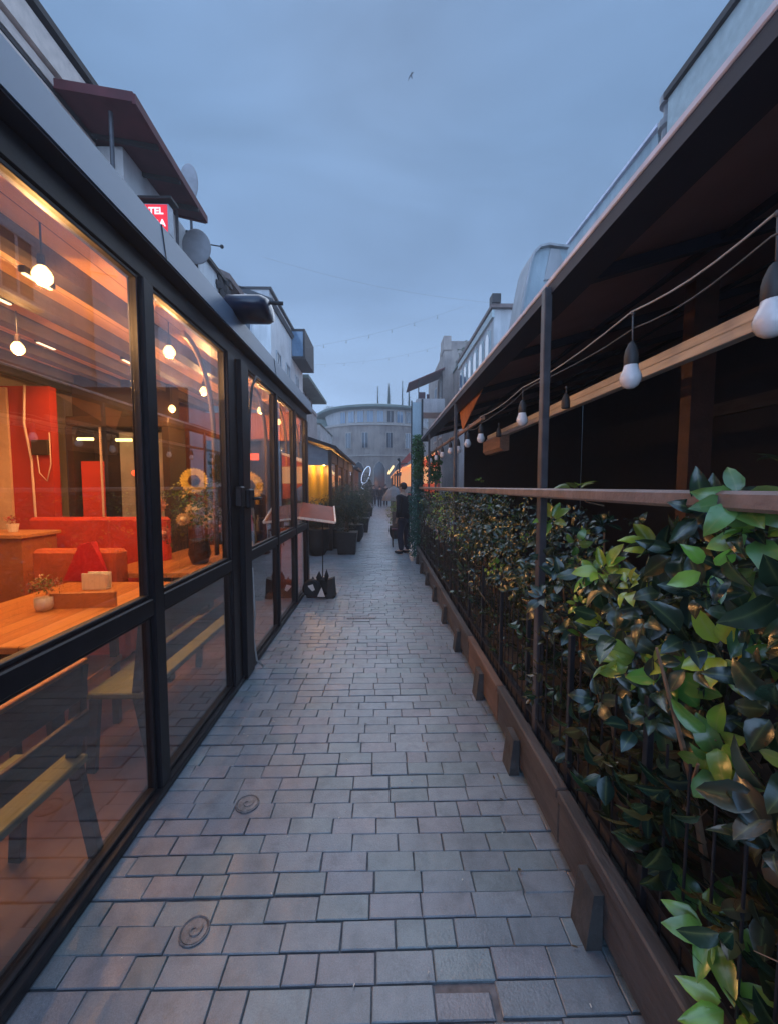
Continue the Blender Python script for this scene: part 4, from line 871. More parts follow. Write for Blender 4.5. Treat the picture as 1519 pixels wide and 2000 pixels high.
p = MB(); p.tube([c0 + u * .22 - ax * .02 + w * .1, c0 + Vector((.42, .25, .14))], .012, 6); p.ball(c0 + Vector((.42, .25, .14)), .04); build('feed_arm', p, 'dark_metal', t)
t = thing('satellite_dish', 'second pale dish standing behind the maroon canopy edge', 'satellite dish', (-4.0, 9.6, 7))
p = MB(); p.ball((-4.22, 9.3, 8.25), .38, 20, 10, (.55, .12, 1.1)); build('reflector', p, 'dish_grey', t, smooth=True); p = MB(); p.tube([(-4.22, 9.35, 8.0), (-4.25, 9.45, 7.0)], .03, 8); build('mast', p, 'dark_metal', t)
# left 3
b = bld('town_building', 'cream wall with torn dark eave behind the satellite dish', -8, -4.45, 9.62, 12.2, 7.35, 'plaster_white')
band(b, 'eave', -8, -4.35, 9.6, 12.2, 7.35, 7.44, 'eave_dark')
p = MB()
for i in range(9): p.beam((-4.45, 11.2 + rnd(0, .9), 7.2 + rnd(-.5, .25)), (-4.3 + rnd(-.1, .1), 11.2 + rnd(0, .9), 7.2 + rnd(-.5, .3)), .08, .12)
build('hanging_gear', p, 'eave_dark', b)
b = bld('town_building', 'small house with brown gabled roof edge between the cream wall and the tall pale block', -8, -4.7, 12.22, 13.9, 7.6, 'plaster_brown')
p = MB(); p.prism([(-4.35, 7.55), (-6.5, 8.5), (-8.2, 7.6), (-8.2, 7.75), (-6.5, 8.68), (-4.35, 7.72)], 12.0, 14.0, 'Y'); build('roof', p, 'roof_brown', b)
# left 4: tall pale block
b = bld('tall_town_building', 'tall weathered pale block with a dark boxed-out window under its roof, left of the alley', -10, -4.7, 17.6, 24.5, 9.45, 'plaster_white')
p = MB(); p.prism([(-4.62, 9.3), (-7.3, 10.3), (-10.1, 9.3), (-10.1, 9.45), (-7.3, 10.5), (-4.55, 9.48)], 17.4, 24.5, 'Y'); build('roof', p, 'roof_dark', b)
p = MB(); p.box(-9.9, -4.70, 17.45, 17.6, 9.0, 9.92); build('parapet', p, 'plaster_grey', b)
band(b, 'cornice', -10.05, -4.6, 17.4, 24.6, 9.86, 9.96, 'eave_dark')
band(b, 'upper_storey', -9.9, -4.72, 17.62, 24.4, 9.46, 9.86, 'plaster_white')
p = MB(); p.box(-4.7, -4.0, 21.6, 24.4, 8.35, 8.42); p.box(-4.7, -4.0, 21.6, 24.4, 9.75, 9.85); p.box(-4.08, -4.0, 21.6, 24.4, 8.42, 9.75); p.box(-4.7, -4.08, 24.32, 24.4, 8.42, 9.75); build('bay', p, 'eave_dark', b)
q = MB(); q.box(-4.68, -4.1, 21.605, 21.63, 8.45, 9.72); build('bay_window', q, 'window_blue', b)
for y in (18.4, 20.2, 22.4):
    for z in (6.4,): window(b, 'X', -4.7, y, y + .8, z, z + 1.3, 1)
window(b, 'Y', 17.6, -6.3, -5.5, 8.0, 8.9, -1)
# left 5 green roofed
b = bld('town_building', 'house with broad green-grey overhanging flat roof, left, before the round building', -10, -5.0, 26.2, 31.6, 7.0, 'plaster_grey')
band(b, 'attic', -9.8, -5.3, 26.5, 31.4, 7.0, 8.1, 'eave_dark')
p = MB(); p.hexa([(-10, 25.4, 8.3), (-4.5, 25.4, 8.35), (-4.25, 31.8, 8.0), (-10, 31.8, 8.0)], [(-10, 25.4, 8.5), (-4.5, 25.4, 8.55), (-4.25, 31.8, 8.2), (-10, 31.8, 8.2)]); build('roof', p, 'roof_green', b)
p = MB(); p.box(-5.3, -4.9, 26.5, 31.3, 6.95, 7.15); build('balcony_slab', p, 'plaster_grey', b)
for x in (-7.0, -6.1): window(b, 'Y', 26.5, x, x + .7, 7.2, 8.0, -1, pane='window_blue')
for y in (27.2, 28.8, 30.2): window(b, 'X', -5.3, y, y + .8, 7.25, 8.0, 1, pane='window_blue', sill=False)
# left 6
b = bld('town_building', 'plain grey-white wall block low on the left, just before the round building', -9, -4.85, 32.2, 40, 6.5, 'plaster_white')
band(b, 'coping', -9.05, -4.78, 32.15, 40, 6.5, 6.62, 'roof_green'); window(b, 'Y', 32.2, -6.6, -5.9, 4.2, 5.2, -1)

# right 1
b = bld('town_building', 'grey-green moulded building above the canopy at the top right corner', 4.6, 9, -4, 6.5, 7.58, 'plaster_blue')
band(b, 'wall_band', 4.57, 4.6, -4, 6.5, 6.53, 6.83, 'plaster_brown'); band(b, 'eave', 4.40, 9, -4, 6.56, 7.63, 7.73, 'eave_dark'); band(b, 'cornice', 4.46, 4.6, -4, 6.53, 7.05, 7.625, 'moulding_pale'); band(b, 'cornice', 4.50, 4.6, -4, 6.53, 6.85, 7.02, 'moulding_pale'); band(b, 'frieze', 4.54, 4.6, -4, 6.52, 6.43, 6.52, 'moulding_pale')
for y in (-1.5, .6, 2.7, 4.8): window(b, 'X', 4.6, y, y + 1.2, 4.7, 6.3, -1)
p = MB(); p.lathe((4.66, 6.75, 6.75), [(.12, 0), (.12, .6), (.17, .64), (.17, .74), (.10, .8), (.10, .98), (.16, 1.0), (.16, 1.12), (.02, 1.2)], 14)
solo('roof_cowl', p, 'dish_grey', 'grey round vent cowl at the corner of the moulded building, above the canopy', 'vent')
# right 2: pale blue wall
b = bld('town_building', 'long plain pale blue-grey wall rising above the middle of the canopy', 4.6, 9, 6.95, 10.6, 7.52, 'plaster_blue')
band(b, 'coping', 4.54, 9, 6.9, 10.6, 7.52, 7.58, 'canopy_edge')
window(b, 'X', 4.6, 7.6, 8.4, 5.2, 6.4, -1)
# right 3: curved gable
t = thing('curved_gable', 'pale blue gable wall with a rounded top behind the canopy edge', 'building', (3.8, 10, 0))
p = MB(); pl = [(3.30, 0), (3.30, 5.6), (3.38, 6.1), (3.46, 6.55), (3.52, 6.85), (3.60, 7.08), (3.74, 7.22), (3.95, 7.27), (4.15, 7.24), (4.42, 7.22), (4.42, 0)]
p.prism(pl, 9.8, 10.5, 'Y'); build('wall', p, 'plaster_blue', t)
p = MB(); pl2 = [(x, z) for x, z in pl[1:10]]
for (a, c) in zip(pl2[:-1], pl2[1:]): p.beam((a[0], 10.12, a[1] + .03), (c[0], 10.12, c[1] + .03), .84, .05, (0, 0, 1))
build('coping', p, 'plaster_grey', t)
p = MB(); p.prism([(3.86, 6.5), (4.0, 7.22), (4.2, 7.2), (4.42, 6.6)], 9.755, 9.797, 'Y'); build('patch', p, 'plaster_grey', t)
# right 4
b = bld('town_building', 'pale building with dark chimney corner and arched windows, behind the canopy', 4.6, 10, 16.8, 24, 8.85, 'plaster_grey')
p = MB(); p.hexa([(4.45, 16.6, 8.85), (10.2, 16.6, 8.85), (10.2, 24, 8.85), (4.45, 24, 8.85)], [(4.45, 16.6, 9.0), (10.2, 16.6, 9.0), (10.2, 24, 9.0), (4.45, 24, 9.0)]); build('roof', p, 'roof_brown', b)
band(b, 'chimney', 4.45, 4.8, 16.5, 16.95, 9.0, 9.35, 'eave_dark'); band(b, 'cornice', 4.5, 4.6, 16.7, 24, 8.5, 8.8, 'moulding_pale')
for y in np.arange(17.2, 23.4, 1.15):
    q = MB(); w_ = .75; pts_ = [(y, 6.9), (y + w_, 6.9), (y + w_, 7.9)] + [(y + w_ / 2 + w_ / 2 * math.cos(u), 7.9 + .38 * math.sin(u)) for u in np.linspace(.3, math.pi - .3, 6)] + [(y, 7.9)]
    q.prism(pts_, 4.55, 4.598, 'X'); f = build('arched_window', q, 'moulding_pale', b)
    q = MB(); q.prism([(y + .1 + (a - y) * .74, z * .82 + 7.4 * .18) for a, z in pts_], 4.53, 4.548, 'X'); build('pane', q, 'window_blue', f)
# right 5: old tower
b = bld('old_town_building', 'old tan stepped building with rooftop plants and slit window, right, beyond the canopy', 4.6, 12, 30, 40, 11.6, 'stone_tan')
band(b, 'parapet', 4.7, 7.4, 30.1, 33, 11.6, 12.3, 'stone_tan'); band(b, 'parapet', 4.55, 5.1, 29.9, 31.5, 11.6, 12.6, 'stone_tan'); band(b, 'parapet', 5.2, 6.2, 33.2, 37, 11.6, 12.5, 'stone_tan')
band(b, 'annex', 5.2, 9, 24.3, 29.9, 9.9, 10.0, 'roof_green'); band(b, 'annex_wall', 5.3, 9, 24.4, 29.9, 0, 9.9, 'stone_tan')
band(b, 'pilaster', 4.5, 4.6, 30.0, 30.25, 0, 11.4, 'stone_tan'); band(b, 'pilaster', 4.5, 4.6, 32.6, 32.9, 0, 11.4, 'stone_tan')
window(b, 'Y', 30, 5.5, 5.75, 8.8, 10.8, -1, sill=False, bars=0, frame='eave_dark')
for z in (8.4, 5.4):
    window(b, 'X', 4.6, 31, 32, z, z + 1.5, -1); window(b, 'X', 4.6, 34, 35, z, z + 1.5, -1)
t = thing('balcony', 'projecting balcony with maroon sheet roof on the old tan building', 'balcony', (3.4, 31, 7.5))
p = MB(); p.box(2.55, 4.6, 29.6, 32.2, 7.0, 7.25); build('slab', p, 'plaster_grey', t)
p = MB(); p.box(2.55, 4.6, 29.6, 29.68, 7.25, 8.0); p.box(2.55, 2.63, 29.68, 32.2, 7.25, 8.0); build('parapet', p, 'plaster_grey', t)
p = MB(); p.hexa([(1.95, 29.5, 9.05), (4.6, 29.5, 10.15), (4.6, 32.4, 10.15), (1.95, 32.4, 9.05)], [(1.95, 29.5, 9.12), (4.6, 29.5, 10.24), (4.6, 32.4, 10.24), (1.95, 32.4, 9.12)]); build('roof_sheet', p, 'maroon_sheet', t)
for x in (2.7, 4.4):
    p = MB(); p.tube([(x, 29.7, 8.0), (x, 29.7, 9.2 + (x - 2) * .4)], .04, 6); build('post', p, 'eave_dark', t)
p = MB(); p.box(2.7, 3.2, 29.75, 29.9, 8.0, 8.5); p.box(3.3, 3.5, 29.75, 29.9, 8.0, 8.35); build('laundry', p, 'cloth_maroon', t)
t = thing('rooftop_plant', 'scrubby plants growing on the roof of the old tan building', 'plant', (6, 27, 10)); sp_ = []
for _ in range(140):
    whorl((5.6 + rnd(-.4, 1.4), 27 + rnd(-2, 2), 10.0 + abs(random.gauss(0, .35))), (rnd(-1, 1), rnd(-1, 1), 1), 4, .22, (.10, .12, .08), sp_)
V, F, T, Rb = leaf_cloud(sp_, 4); tint_mesh('foliage', V, F, 'small_leaf', T, t, Rb)

# round building at the end
hb = thing('round_building', 'grey-tan round-fronted building with a curved roof closing the end of the alley', 'building', (-.5, 53, 0))
CX, CY, RR = -.6, 53.0, 7.2
def arc(z0, z1, r, a0, a1, m, nm, par=hb, n=40, r2=None):
    p = MB(); V = []; aa = np.linspace(a0, a1, n); ri = r - .3
    for a in aa:
        s_, c_ = math.sin(a), math.cos(a); V += [(CX + r * s_, CY - r * c_, z0), (CX + (r2 or r) * s_, CY - (r2 or r) * c_, z1), (CX + ri * s_, CY - ri * c_, z1), (CX + ri * s_, CY - ri * c_, z0)]
    F = []
    for i in range(n - 1):
        for k in range(4): F.append((4 * i + k, 4 * i + (k + 1) % 4, 4 * (i + 1) + (k + 1) % 4, 4 * (i + 1) + k))
    p.add(V, F + [(0, 1, 2, 3), tuple(4 * (n - 1) + k for k in (3, 2, 1, 0))]); return build(nm, p, m, par)
A = R(78)
mat('stone_trim', (.40, .34, .30), .8, var=.2)
arc(0, 8.7, RR, -A, A, 'stone_tan', 'wall'); arc(8.7, 10.5, RR - .35, -A, A, 'plaster_grey', 'upper_wall')
arc(8.55, 8.8, RR + .15, -A, A, 'stone_trim', 'string_course'); arc(5.05, 5.2, RR + .08, -A, A, 'stone_trim', 'string_course')
p = MB(); V = []; n = 50
prof = [(RR - .4, 10.42), (RR + .75, 10.5), (RR + .8, 10.72), (RR - 1.5, 11.25), (RR - 4, 11.5), (.01, 11.6)]
for i, a in enumerate(np.linspace(-R(88), R(88), n)):
    for (r, z) in prof:
        zz = z - .9 * max(0, (abs(math.sin(a)) - .5)) ** 1.5 * (1 if math.sin(a) < 0 else .3); V.append((CX + r * math.sin(a), CY - r * math.cos(a), zz))
m_ = len(prof); p.add(V, [(i * m_ + k, i * m_ + k + 1, (i + 1) * m_ + k + 1, (i + 1) * m_ + k) for i in range(n - 1) for k in range(m_ - 1)]); build('roof', p, 'roof_green', hb)
def onarc(a, r): return CX + r * math.sin(a), CY - r * math.cos(a)
def arcwin(a, hw, z0, z1, pane, r, arched=False, bars=1):
    c, s_ = math.cos(a), math.sin(a); ox, oy = onarc(a, r); tx, ty = c, s_; nx_, ny_ = s_, -c
    def pt(u, z, o): return (ox + tx * u + nx_ * o, oy + ty * u + ny_ * o, z)
    prof = [(-hw, z0), (hw, z0), (hw, z1)] + ([(hw * .6, z1 + hw * .9), (0, z1 + hw * 1.35), (-hw * .6, z1 + hw * .9)] if arched else []) + [(-hw, z1)]
    def ext(pl_, o0, o1, m2): k = len(pl_); m2.add([pt(u, z, o0) for u, z in pl_] + [pt(u, z, o1) for u, z in pl_], [tuple(range(k)), tuple(reversed(range(k, 2 * k)))] + [(i, i + k, (i + 1) % k + k, (i + 1) % k) for i in range(k)])
    q = MB(); big = [(u * 1.18, z + (.08 if z > z0 else -.05)) for u, z in prof]; ext(big, -.1, .06, q); f = build('window', q, 'stone_trim', hb)
    q = MB(); ext(prof, .02, .075, q); pn = build('pane', q, pane, f)
    q = MB()
    for b_ in range(bars):
        u = -hw + 2 * hw * (b_ + 1) / (bars + 1); ext([(u - .03, z0), (u + .03, z0), (u + .03, z1), (u - .03, z1)], .07, .11, q)
    if bars: build('mullion', q, 'window_frame', f)
for i, a in enumerate(np.linspace(R(-34), R(42), 9)): arcwin(a, .36, 8.95, 10.2, 'window_blue' if i < 4 else ('window_dark' if i % 2 else 'window_blue'), RR - .35)
for a in (-52, -26, -10, 12, 30, 46): arcwin(R(a), .33, 6.0, 7.7, 'window_dark', RR)
for a in (-16, 3, 22, -38): arcwin(R(a), .62, .1, 3.6, 'window_dark', RR, True, 0)
band(hb, 'wing', -12, -5.2, 50, 58, 0, 8.9, 'stone_tan'); p = MB(); p.hexa([(-12.3, 49.5, 8.8), (-4.9, 49.5, 8.9), (-4.9, 58, 8.9), (-12.3, 58, 8.8)], [(-12, 50.5, 9.6), (-4.0, 50.5, 10.4), (-3.8, 58, 10.6), (-12, 58, 9.6)]); build('wing_roof', p, 'roof_green', hb)
for x in (-7.8, -6.4):
    for z in (3.2, 6.0): window(hb, 'Y', 50, x, x + .8, z, z + 1.5, -1)
band(hb, 'wing', 5.4, 14, 50, 58, 0, 9.6, 'plaster_grey')
for i, (x, h, w) in enumerate([(-.4, 12.9, .20), (.85, 13.2, .34), (2.35, 13.5, .17), (3.1, 12.9, .30)]):
    t = thing('cypress_tree', ['thin cypress top, leftmost of the four above the round building', 'broader cypress top, second from left above the round building', 'tallest thin cypress top above the round building', 'pale blurred cypress top, rightmost above the round building'][i], 'tree', (x, 60, 0), 'cypress tops above the roof')
    s60 = 60 / 46; h2 = 1.6 + (h - 1.6) * s60; x2 = x * s60
    p = MB(); p.tube([(x2, 60, 0), (x2, 60, h2 - .5)], [.15, .03], 6); build('trunk', p, 'bark', t); sp_ = []
    for _ in range(int(900)):
        z = h2 - 4 * random.random(); r = w * 1.3 * min(1, ((h2 - z) / 2.6) ** .8) * random.random() ** .5; th = rnd(0, 6.3); whorl((x2 + r * .8 * math.cos(th), 60 + r * .8 * math.sin(th), z), (math.cos(th) * .1, math.sin(th) * .1, 1), 3, .16, (.015, .035, .03), sp_)
    sp_ = sp_[::9]
    cn = MB(); cn.tube([(x2 + rnd(-.02, .02), 60, h2 - 4 + k * .4) for k in range(11)], [w * .62 * (1 - k / 10.5) ** .75 + rnd(0, .03) * (k < 9) for k in range(11)], 9); k_ = len(cn.v)
    V, F, T, Rb = leaf_cloud(sp_, 3); V = [tuple(q) for q in V]; cn.add(V, F); build('crown', cn, 'cypress_green', t, fixn=False)
t = thing('bare_tree', 'bare winter tree crown behind the roofs at the left of the round building', 'tree', (-8, 62, 0)); p = MB()
p.tube([(-7.8, 62, 0), (-7.8, 62, 10)], [.3, .12], 6)
def branch(p, a, d, L, r, k):
    e = a + d * L; p.tube([a, e], [r, r * .6], 4, False)
    if k:
        for _ in range(3): branch(p, e, (d + Vector((rnd(-.7, .7), rnd(-.5, .5), rnd(-.2, .5)))).normalized(), L * .68, r * .55, k - 1)
build('trunk', p, 'bark', t); p = MB(); branch(p, Vector((-7.8, 62, 9.5)), Vector((0, 0, 1)), 1.6, .09, 5); build('crown', p, 'bark', t)

# ================================================================== MIDDLE DISTANCE, LEFT: second pavilion
p2 = thing('second_pavilion', 'farther glass pavilion glowing yellow, with dark sloping roof, left of the alley', 'pavilion', (-2, 13, 0))
X2 = -1.22
p = MB(); p.prism([(X2 + .12, 2.50), (X2 + .12, 2.58), (-2.1, 2.92), (-5, 3.3), (-5, 3.2), (-2.1, 2.82)], 9.75, 17.6, 'Y'); build('roof', p, 'eave_dark', p2)
for y in (9.9, 11.4, 13.1, 15.0, 17.4):
    p = MB(); p.box(X2 - .08, X2, y, y + .1, 0, 2.5); build('post', p, 'dark_brown', p2)
for x in (-2.2, -3.3, -4.6):
    p = MB(); p.box(x, x + .1, 9.9, 9.98, 0, 2.5); build('post', p, 'dark_brown', p2)
p = MB(); p.prism([(X2 - .09, 2.12), (X2 - .09, 2.49), (-2.15, 2.8), (-4.9, 3.15), (-4.9, 2.12)], 9.93, 9.96, 'Y'); build('gable_panel', p, 'grey_fabric', p2)
for (a, b_) in [(10.0, 11.4), (11.5, 13.1), (13.2, 15.0), (15.1, 17.4)]:
    p = MB(); p.box(X2 - .07, X2 - .02, a, b_, .0, .9); build('lower_panel', p, 'dark_brown', p2); p = MB(); p.box(X2 - .07, X2 - .02, a, b_, 2.2, 2.5); f = build('window', p, 'dark_brown', p2)
    q = MB(); q.box(X2 - .05, X2 - .045, a, b_, .9, 2.2); build('pane', q, 'glass', f)
q = MB(); q.box(-2.12, X2 - .08, 9.93, 9.935, .9, 2.12); build('pane', q, 'glass', p2); p = MB(); p.box(-4.6, X2 - .09, 9.92, 9.97, 0, .9); build('lower_panel', p, 'dark_brown', p2)
p = MB(); p.box(-4.9, -4.8, 9.9, 17.5, 0, 3.1); build('back_wall', p, 'glow_yellow', p2) if False else build('back_wall', p, 'ceiling_wood', p2)
p = MB(); p.box(-4.8, X2 - .1, 17.4, 17.5, 0, 2.5); build('end_wall', p, 'ceiling_wood', p2)
p = MB(); p.box(-2.1, -2.06, 10.2, 17.3, 0.9, 2.4); build('inner_curtain', p, 'yellow_petal', p2)
for y in (10.7, 12.3, 14.0, 16.0):
    l = bpy.data.lights.new('room_lamp', 'POINT'); l.energy = 26; l.color = (1, .50, .15); l.shadow_soft_size = .006; lo = bpy.data.objects.new('room_lamp', l); scene.collection.objects.link(lo); lo.location = (-1.75, y, 2.215)
    t = thing('wall_lantern', 'small yellow lamp inside the second pavilion, %s' % {10.7: 'nearest', 12.3: 'second', 14.0: 'third', 16.0: 'farthest'}[y], 'lamp', (-1.75, y, 2.3), 'lamps inside the second pavilion')
    p = MB(); p.tube([(-1.75, y, 2.33), (-1.75, y, 2.6)], .006, 5); build('cord', p, 'dark_metal', t); p = MB(); p.ball((-1.75, y, 2.28), .05); build('bulb', p, 'bulb_warm', t, smooth=True)
# third hut with lit strip
p3 = thing('brown_kiosk', 'small dark red-brown kiosk with a lit vertical strip, beyond the second pavilion', 'kiosk', (-1.5, 21, 0))
p = MB(); p.box(-3.2, -1.35, 20, 24, 0, 2.45); build('wall', p, 'plaster_brown', p3); p = MB(); p.box(-3.3, -1.15, 19.8, 24.2, 2.45, 2.55); build('roof', p, 'eave_dark', p3)
for x in (-1.98,):
    p = MB(); p.box(x, x + .14, 19.96, 19.998, .9, 2.3, .01); build('lit_strip', p, 'glow_pale', p3)
for (x0, x1, y) in ((-2.3, -1.1, 18.3), (-1.75, -.75, 19.3)):
    t = thing('terrace_counter', 'narrow pale timber counter among the plants, %s' % ('nearer one' if y < 19 else 'farther one'), 'counter', ((x0 + x1) / 2, y, 0))
    p = MB(); p.box(x0, x1, y, y + .35, 1.20, 1.25, .005); build('top', p, 'timber', t)
    for x in (x0 + .05, x1 - .05): p = MB(); p.box(x - .03, x + .03, y + .14, y + .2, 0, 1.2); build('leg', p, 'dark_brown', t)
t = thing('lit_sign', 'thin oval blue-white lit outline sign hanging beyond the kiosk', 'sign', (-.95, 24.2, 2.3))
p = MB(); pts_ = [(-.93 + .22 * math.cos(u) + .16 * math.sin(u), 24.2, 2.28 + .52 * math.sin(u)) for u in np.linspace(0, 2 * math.pi, 32)]; p.tube(pts_, .022, 8, False); build('tube_light', p, 'led_blue', t, smooth=True)
p = MB(); p.tube([(-1.1, 24.2, 1.85), (-1.2, 24.2, 1.5), (-1.0, 24.2, 1.42)], .03, 6); build('tail_light', p, 'led_blue', t, smooth=True)
p = MB(); p.tube([(-1.2, 24.2, 2.5), (-.93, 24.2, 2.8)], .012, 5); build('bracket', p, 'dark_metal', t)

# bushes in pots, left
def bushpot(label, x, y, w, ph, h, rb, potkind, n, col, Ls=.045):
    t = thing('potted_bush', label, 'potted plant', (x, y, 0))
    p = MB()
    if potkind == 'square': p.hexa([(x - w * .4, y - w * .4, .003), (x + w * .4, y - w * .4, .003), (x + w * .4, y + w * .4, .003), (x - w * .4, y + w * .4, .003)], [(x - w / 2, y - w / 2, ph), (x + w / 2, y - w / 2, ph), (x + w / 2, y + w / 2, ph), (x - w / 2, y + w / 2, ph)])
    else: p.lathe((x, y, 0), [(w * .28, .003), (w * .42, ph * .25), (w * .5, ph * .6), (w * .44, ph * .93), (w * .48, ph), (w * .42, ph)], 20)
    build('pot', p, 'pot_dark', t, smooth=potkind != 'square')
    p = MB()
    for _ in range(6): p.tube([(x + rnd(-.05, .05), y + rnd(-.05, .05), ph * .9), (x + rnd(-.2, .2) * w, y + rnd(-.2, .2) * w, ph + (h - ph) * .6)], [.012, .005], 5)
    build('stem', p, 'bark', t); sp_ = []
    for _ in range(n):
        a = unit([random.gauss(0, 1), random.gauss(0, 1), random.gauss(0, 1)]); q = random.random() ** .35; lump = 1 + .18 * math.sin(a[0] * 5 + a[2] * 4 + x)
        c = np.array([x, y, (ph + h) / 2 + .03]) + a * q * lump * np.array([rb, rb, (h - ph) / 2 + .06]); whorl(c, a, 4, Ls, random.choice(col), sp_)
    V, F, T, Rb = leaf_cloud(sp_, 4); tint_mesh('foliage', V, F, 'small_leaf', T, t, Rb)
DK = [(.03, .055, .032), (.045, .075, .045), (.035, .05, .045), (.075, .085, .045)]
bushpot('dense dark bush in a tall square charcoal pot, nearest one on the left', -.82, 9.5, .50, .52, 1.58, .52, 'square', 1700, DK)
bushpot('round dark pot with a trailing bush behind the menu stand', -1.5, 9.3, .62, .62, 1.2, .40, 'round', 700, DK)
bushpot('dark green bush beside the glowing pavilion corner', -1.15, 10.4, .5, .5, 1.58, .44, 'square', 800, DK)
bushpot('bush with some pale leaves behind the square pot', -.75, 11.6, .5, .5, 1.6, .42, 'round', 800, DK + [(.14, .12, .08)])
bushpot('dark potted bush along the second pavilion, third in line', -.7, 14, .55, .5, 1.65, .44, 'square', 650, DK)
bushpot('small dark potted bush along the second pavilion, last in line', -.72, 17, .5, .5, 1.6, .42, 'round', 550, DK)
bushpot('tall dark conifer-like bush in a pot by the lit oval sign', -.75, 21.5, .6, .45, 2.35, .36, 'square', 420, DK, .07)
bushpot('low dark bush on the far left side of the alley, by the walkers', -.95, 26, .6, .45, 1.5, .42, 'round', 300, DK, .07)
# right side mid-distance
bushpot('yellow-green plant in a dark pot next to the standing person', .42, 12.2, .4, .4, 1.15, .28, 'round', 380, [(.20, .24, .05), (.14, .2, .05), (.10, .15, .04)])
t = thing('folded_parasol', 'small grey parasol canopy just left of the standing person', 'parasol', (.42, 14, 0))
p = MB(); p.lathe((.42, 14, 0), [(.40, 1.10), (.36, 1.25), (.22, 1.48), (.02, 1.62), (.015, 1.62)], 10); build('cover', p, 'parasol_grey', t); p = MB(); p.tube([(.42, 14, 0), (.42, 14, 1.66)], .02, 8); build('pole', p, 'dark_metal', t)
t = thing('side_chair', 'reddish wooden chair beside the standing person', 'chair', (.42, 10.6, 0))
p = MB(); p.box(.26, .62, 10.4, 10.8, .44, .48); build('seat', p, 'cloth_maroon', t); p = MB(); p.box(.28, .62, 10.76, 10.8, .5, .92); build('backrest', p, 'ledge_orange', t)
for x in (.28, .59):
    for y in (10.42, 10.77): p = MB(); p.box(x, x + .03, y, y + .03, 0, .44); build('leg', p, 'dark_brown', t)
t = thing('blue_glass_screen', 'narrow upright pale blue glass screen behind the ivy column', 'screen', (1.2, 13.5, 0))
p = MB(); p.box(1.02, 1.32, 13.5, 13.53, 0, 4.4); build('pane', p, 'plaster_blue', t); p = MB(); p.box(1.32, 1.38, 13.46, 13.56, 0, 4.5); p.box(.98, 1.018, 13.48, 13.54, 0, 4.45); build('frame', p, 'dark_metal', t)
# lit stalls on the right
t = thing('lit_stall', 'stall row under a glowing orange awning with red front, right side', 'stall', (1.6, 24, 0))
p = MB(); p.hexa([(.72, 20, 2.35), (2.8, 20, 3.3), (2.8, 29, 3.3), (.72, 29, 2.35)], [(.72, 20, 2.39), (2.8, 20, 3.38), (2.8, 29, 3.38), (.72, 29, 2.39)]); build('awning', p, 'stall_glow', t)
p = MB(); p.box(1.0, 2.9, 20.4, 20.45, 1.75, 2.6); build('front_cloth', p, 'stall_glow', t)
p = MB(); p.hexa([(.95, 19.9, 2.50), (1.45, 19.9, 2.92), (1.45, 20, 2.92), (.95, 20, 2.50)], [(.95, 19.9, 2.8), (1.4, 19.9, 3.3), (1.4, 20, 3.3), (.95, 20, 2.8)]); build('red_panel', p, 'redawning', t)
p = MB(); p.beam((.42, 25, 2.4), (.70, 24, 2.8), .08, .11); build('light_bar', p, 'stall_bar', t)
for (x, y) in ((.78, 20.1), (.78, 24), (.78, 28.8), (2.7, 20.1)): p = MB(); p.box(x - .05, x + .05, y, y + .1, 0, 2.4); build('post', p, 'dark_brown', t)
p = MB(); p.box(1.1, 2.8, 20.5, 29, .0, .95); build('counter', p, 'dark_brown', t)
p = MB(); p.box(2.8, 2.9, 20, 29, 0, 3.3); build('back_wall', p, 'redawning', t)
for y in (21.5, 25, 28):
    l = bpy.data.lights.new('stall_lamp', 'POINT'); l.energy = 30; l.color = (1, .5, .2); l.shadow_soft_size = .01; lo = bpy.data.objects.new('stall_lamp', l); scene.collection.objects.link(lo); lo.location = (1.6, y, 2.2)
t = thing('lit_stall', 'farther orange lit stall with a pink-white front next to the walkers', 'stall', (.6, 32, 0))
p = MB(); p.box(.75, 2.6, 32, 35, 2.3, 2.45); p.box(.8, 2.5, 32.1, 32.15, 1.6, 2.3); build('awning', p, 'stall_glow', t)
for x in (.8, 2.5): p = MB(); p.box(x - .04, x + .04, 32.0, 32.08, 0, 2.3); build('post', p, 'dark_brown', t)
p = MB(); p.box(.9, 2.5, 32.3, 34, 0, 1.0); build('counter', p, 'redawning', t)
t = thing('street_lamp', 'dark thin post with a crossarm standing in front of the glowing stalls', 'lamp post', (.5, 19, 0))
p = MB(); p.tube([(.80, 18, 0), (.80, 18, 2.75)], .035, 8); build('pole', p, 'dark_metal', t); p = MB(); p.tube([(.72, 18, 2.6), (1.15, 18, 2.62)], .03, 8); build('arm', p, 'dark_metal', t); p = MB(); p.ball((.76, 18, 2.8), .07); build('lamp_head', p, 'dark_metal', t)

# wires over the alley + bird
def wire(label, a, b, sag, bulbs, r=.0045):
    t = thing('overhead_wire', label, 'wire', ((a[0] + b[0]) / 2, a[1], (a[2] + b[2]) / 2)); pts_ = []
    for k in np.linspace(0, 1, 24): pts_.append((a[0] + (b[0] - a[0]) * k, a[1] + (b[1] - a[1]) * k, a[2] + (b[2] - a[2]) * k - sag * math.sin(math.pi * k)))
    p = MB(); p.tube(pts_, r, 5); build('wire', p, 'dish_grey', t)
    for i in range(bulbs):
        q = pts_[2 + int(i * 20 / max(1, bulbs))]; p = MB(); p.tube([q, (q[0], q[1], q[2] - .12)], .008, 4); p.ball((q[0], q[1], q[2] - .14), .026, 8, 6); build('bulb', p, 'cable', t)
wire('thin wire across the sky, highest of the three', (-4.6, 16, 10.4), (4.6, 16.5, 8.95), .25, 0, .0035)
wire('wire with tiny bulbs rising to the right, middle of the three', (-4.7, 22, 8.9), (4.6, 22, 11.3), .25, 7)
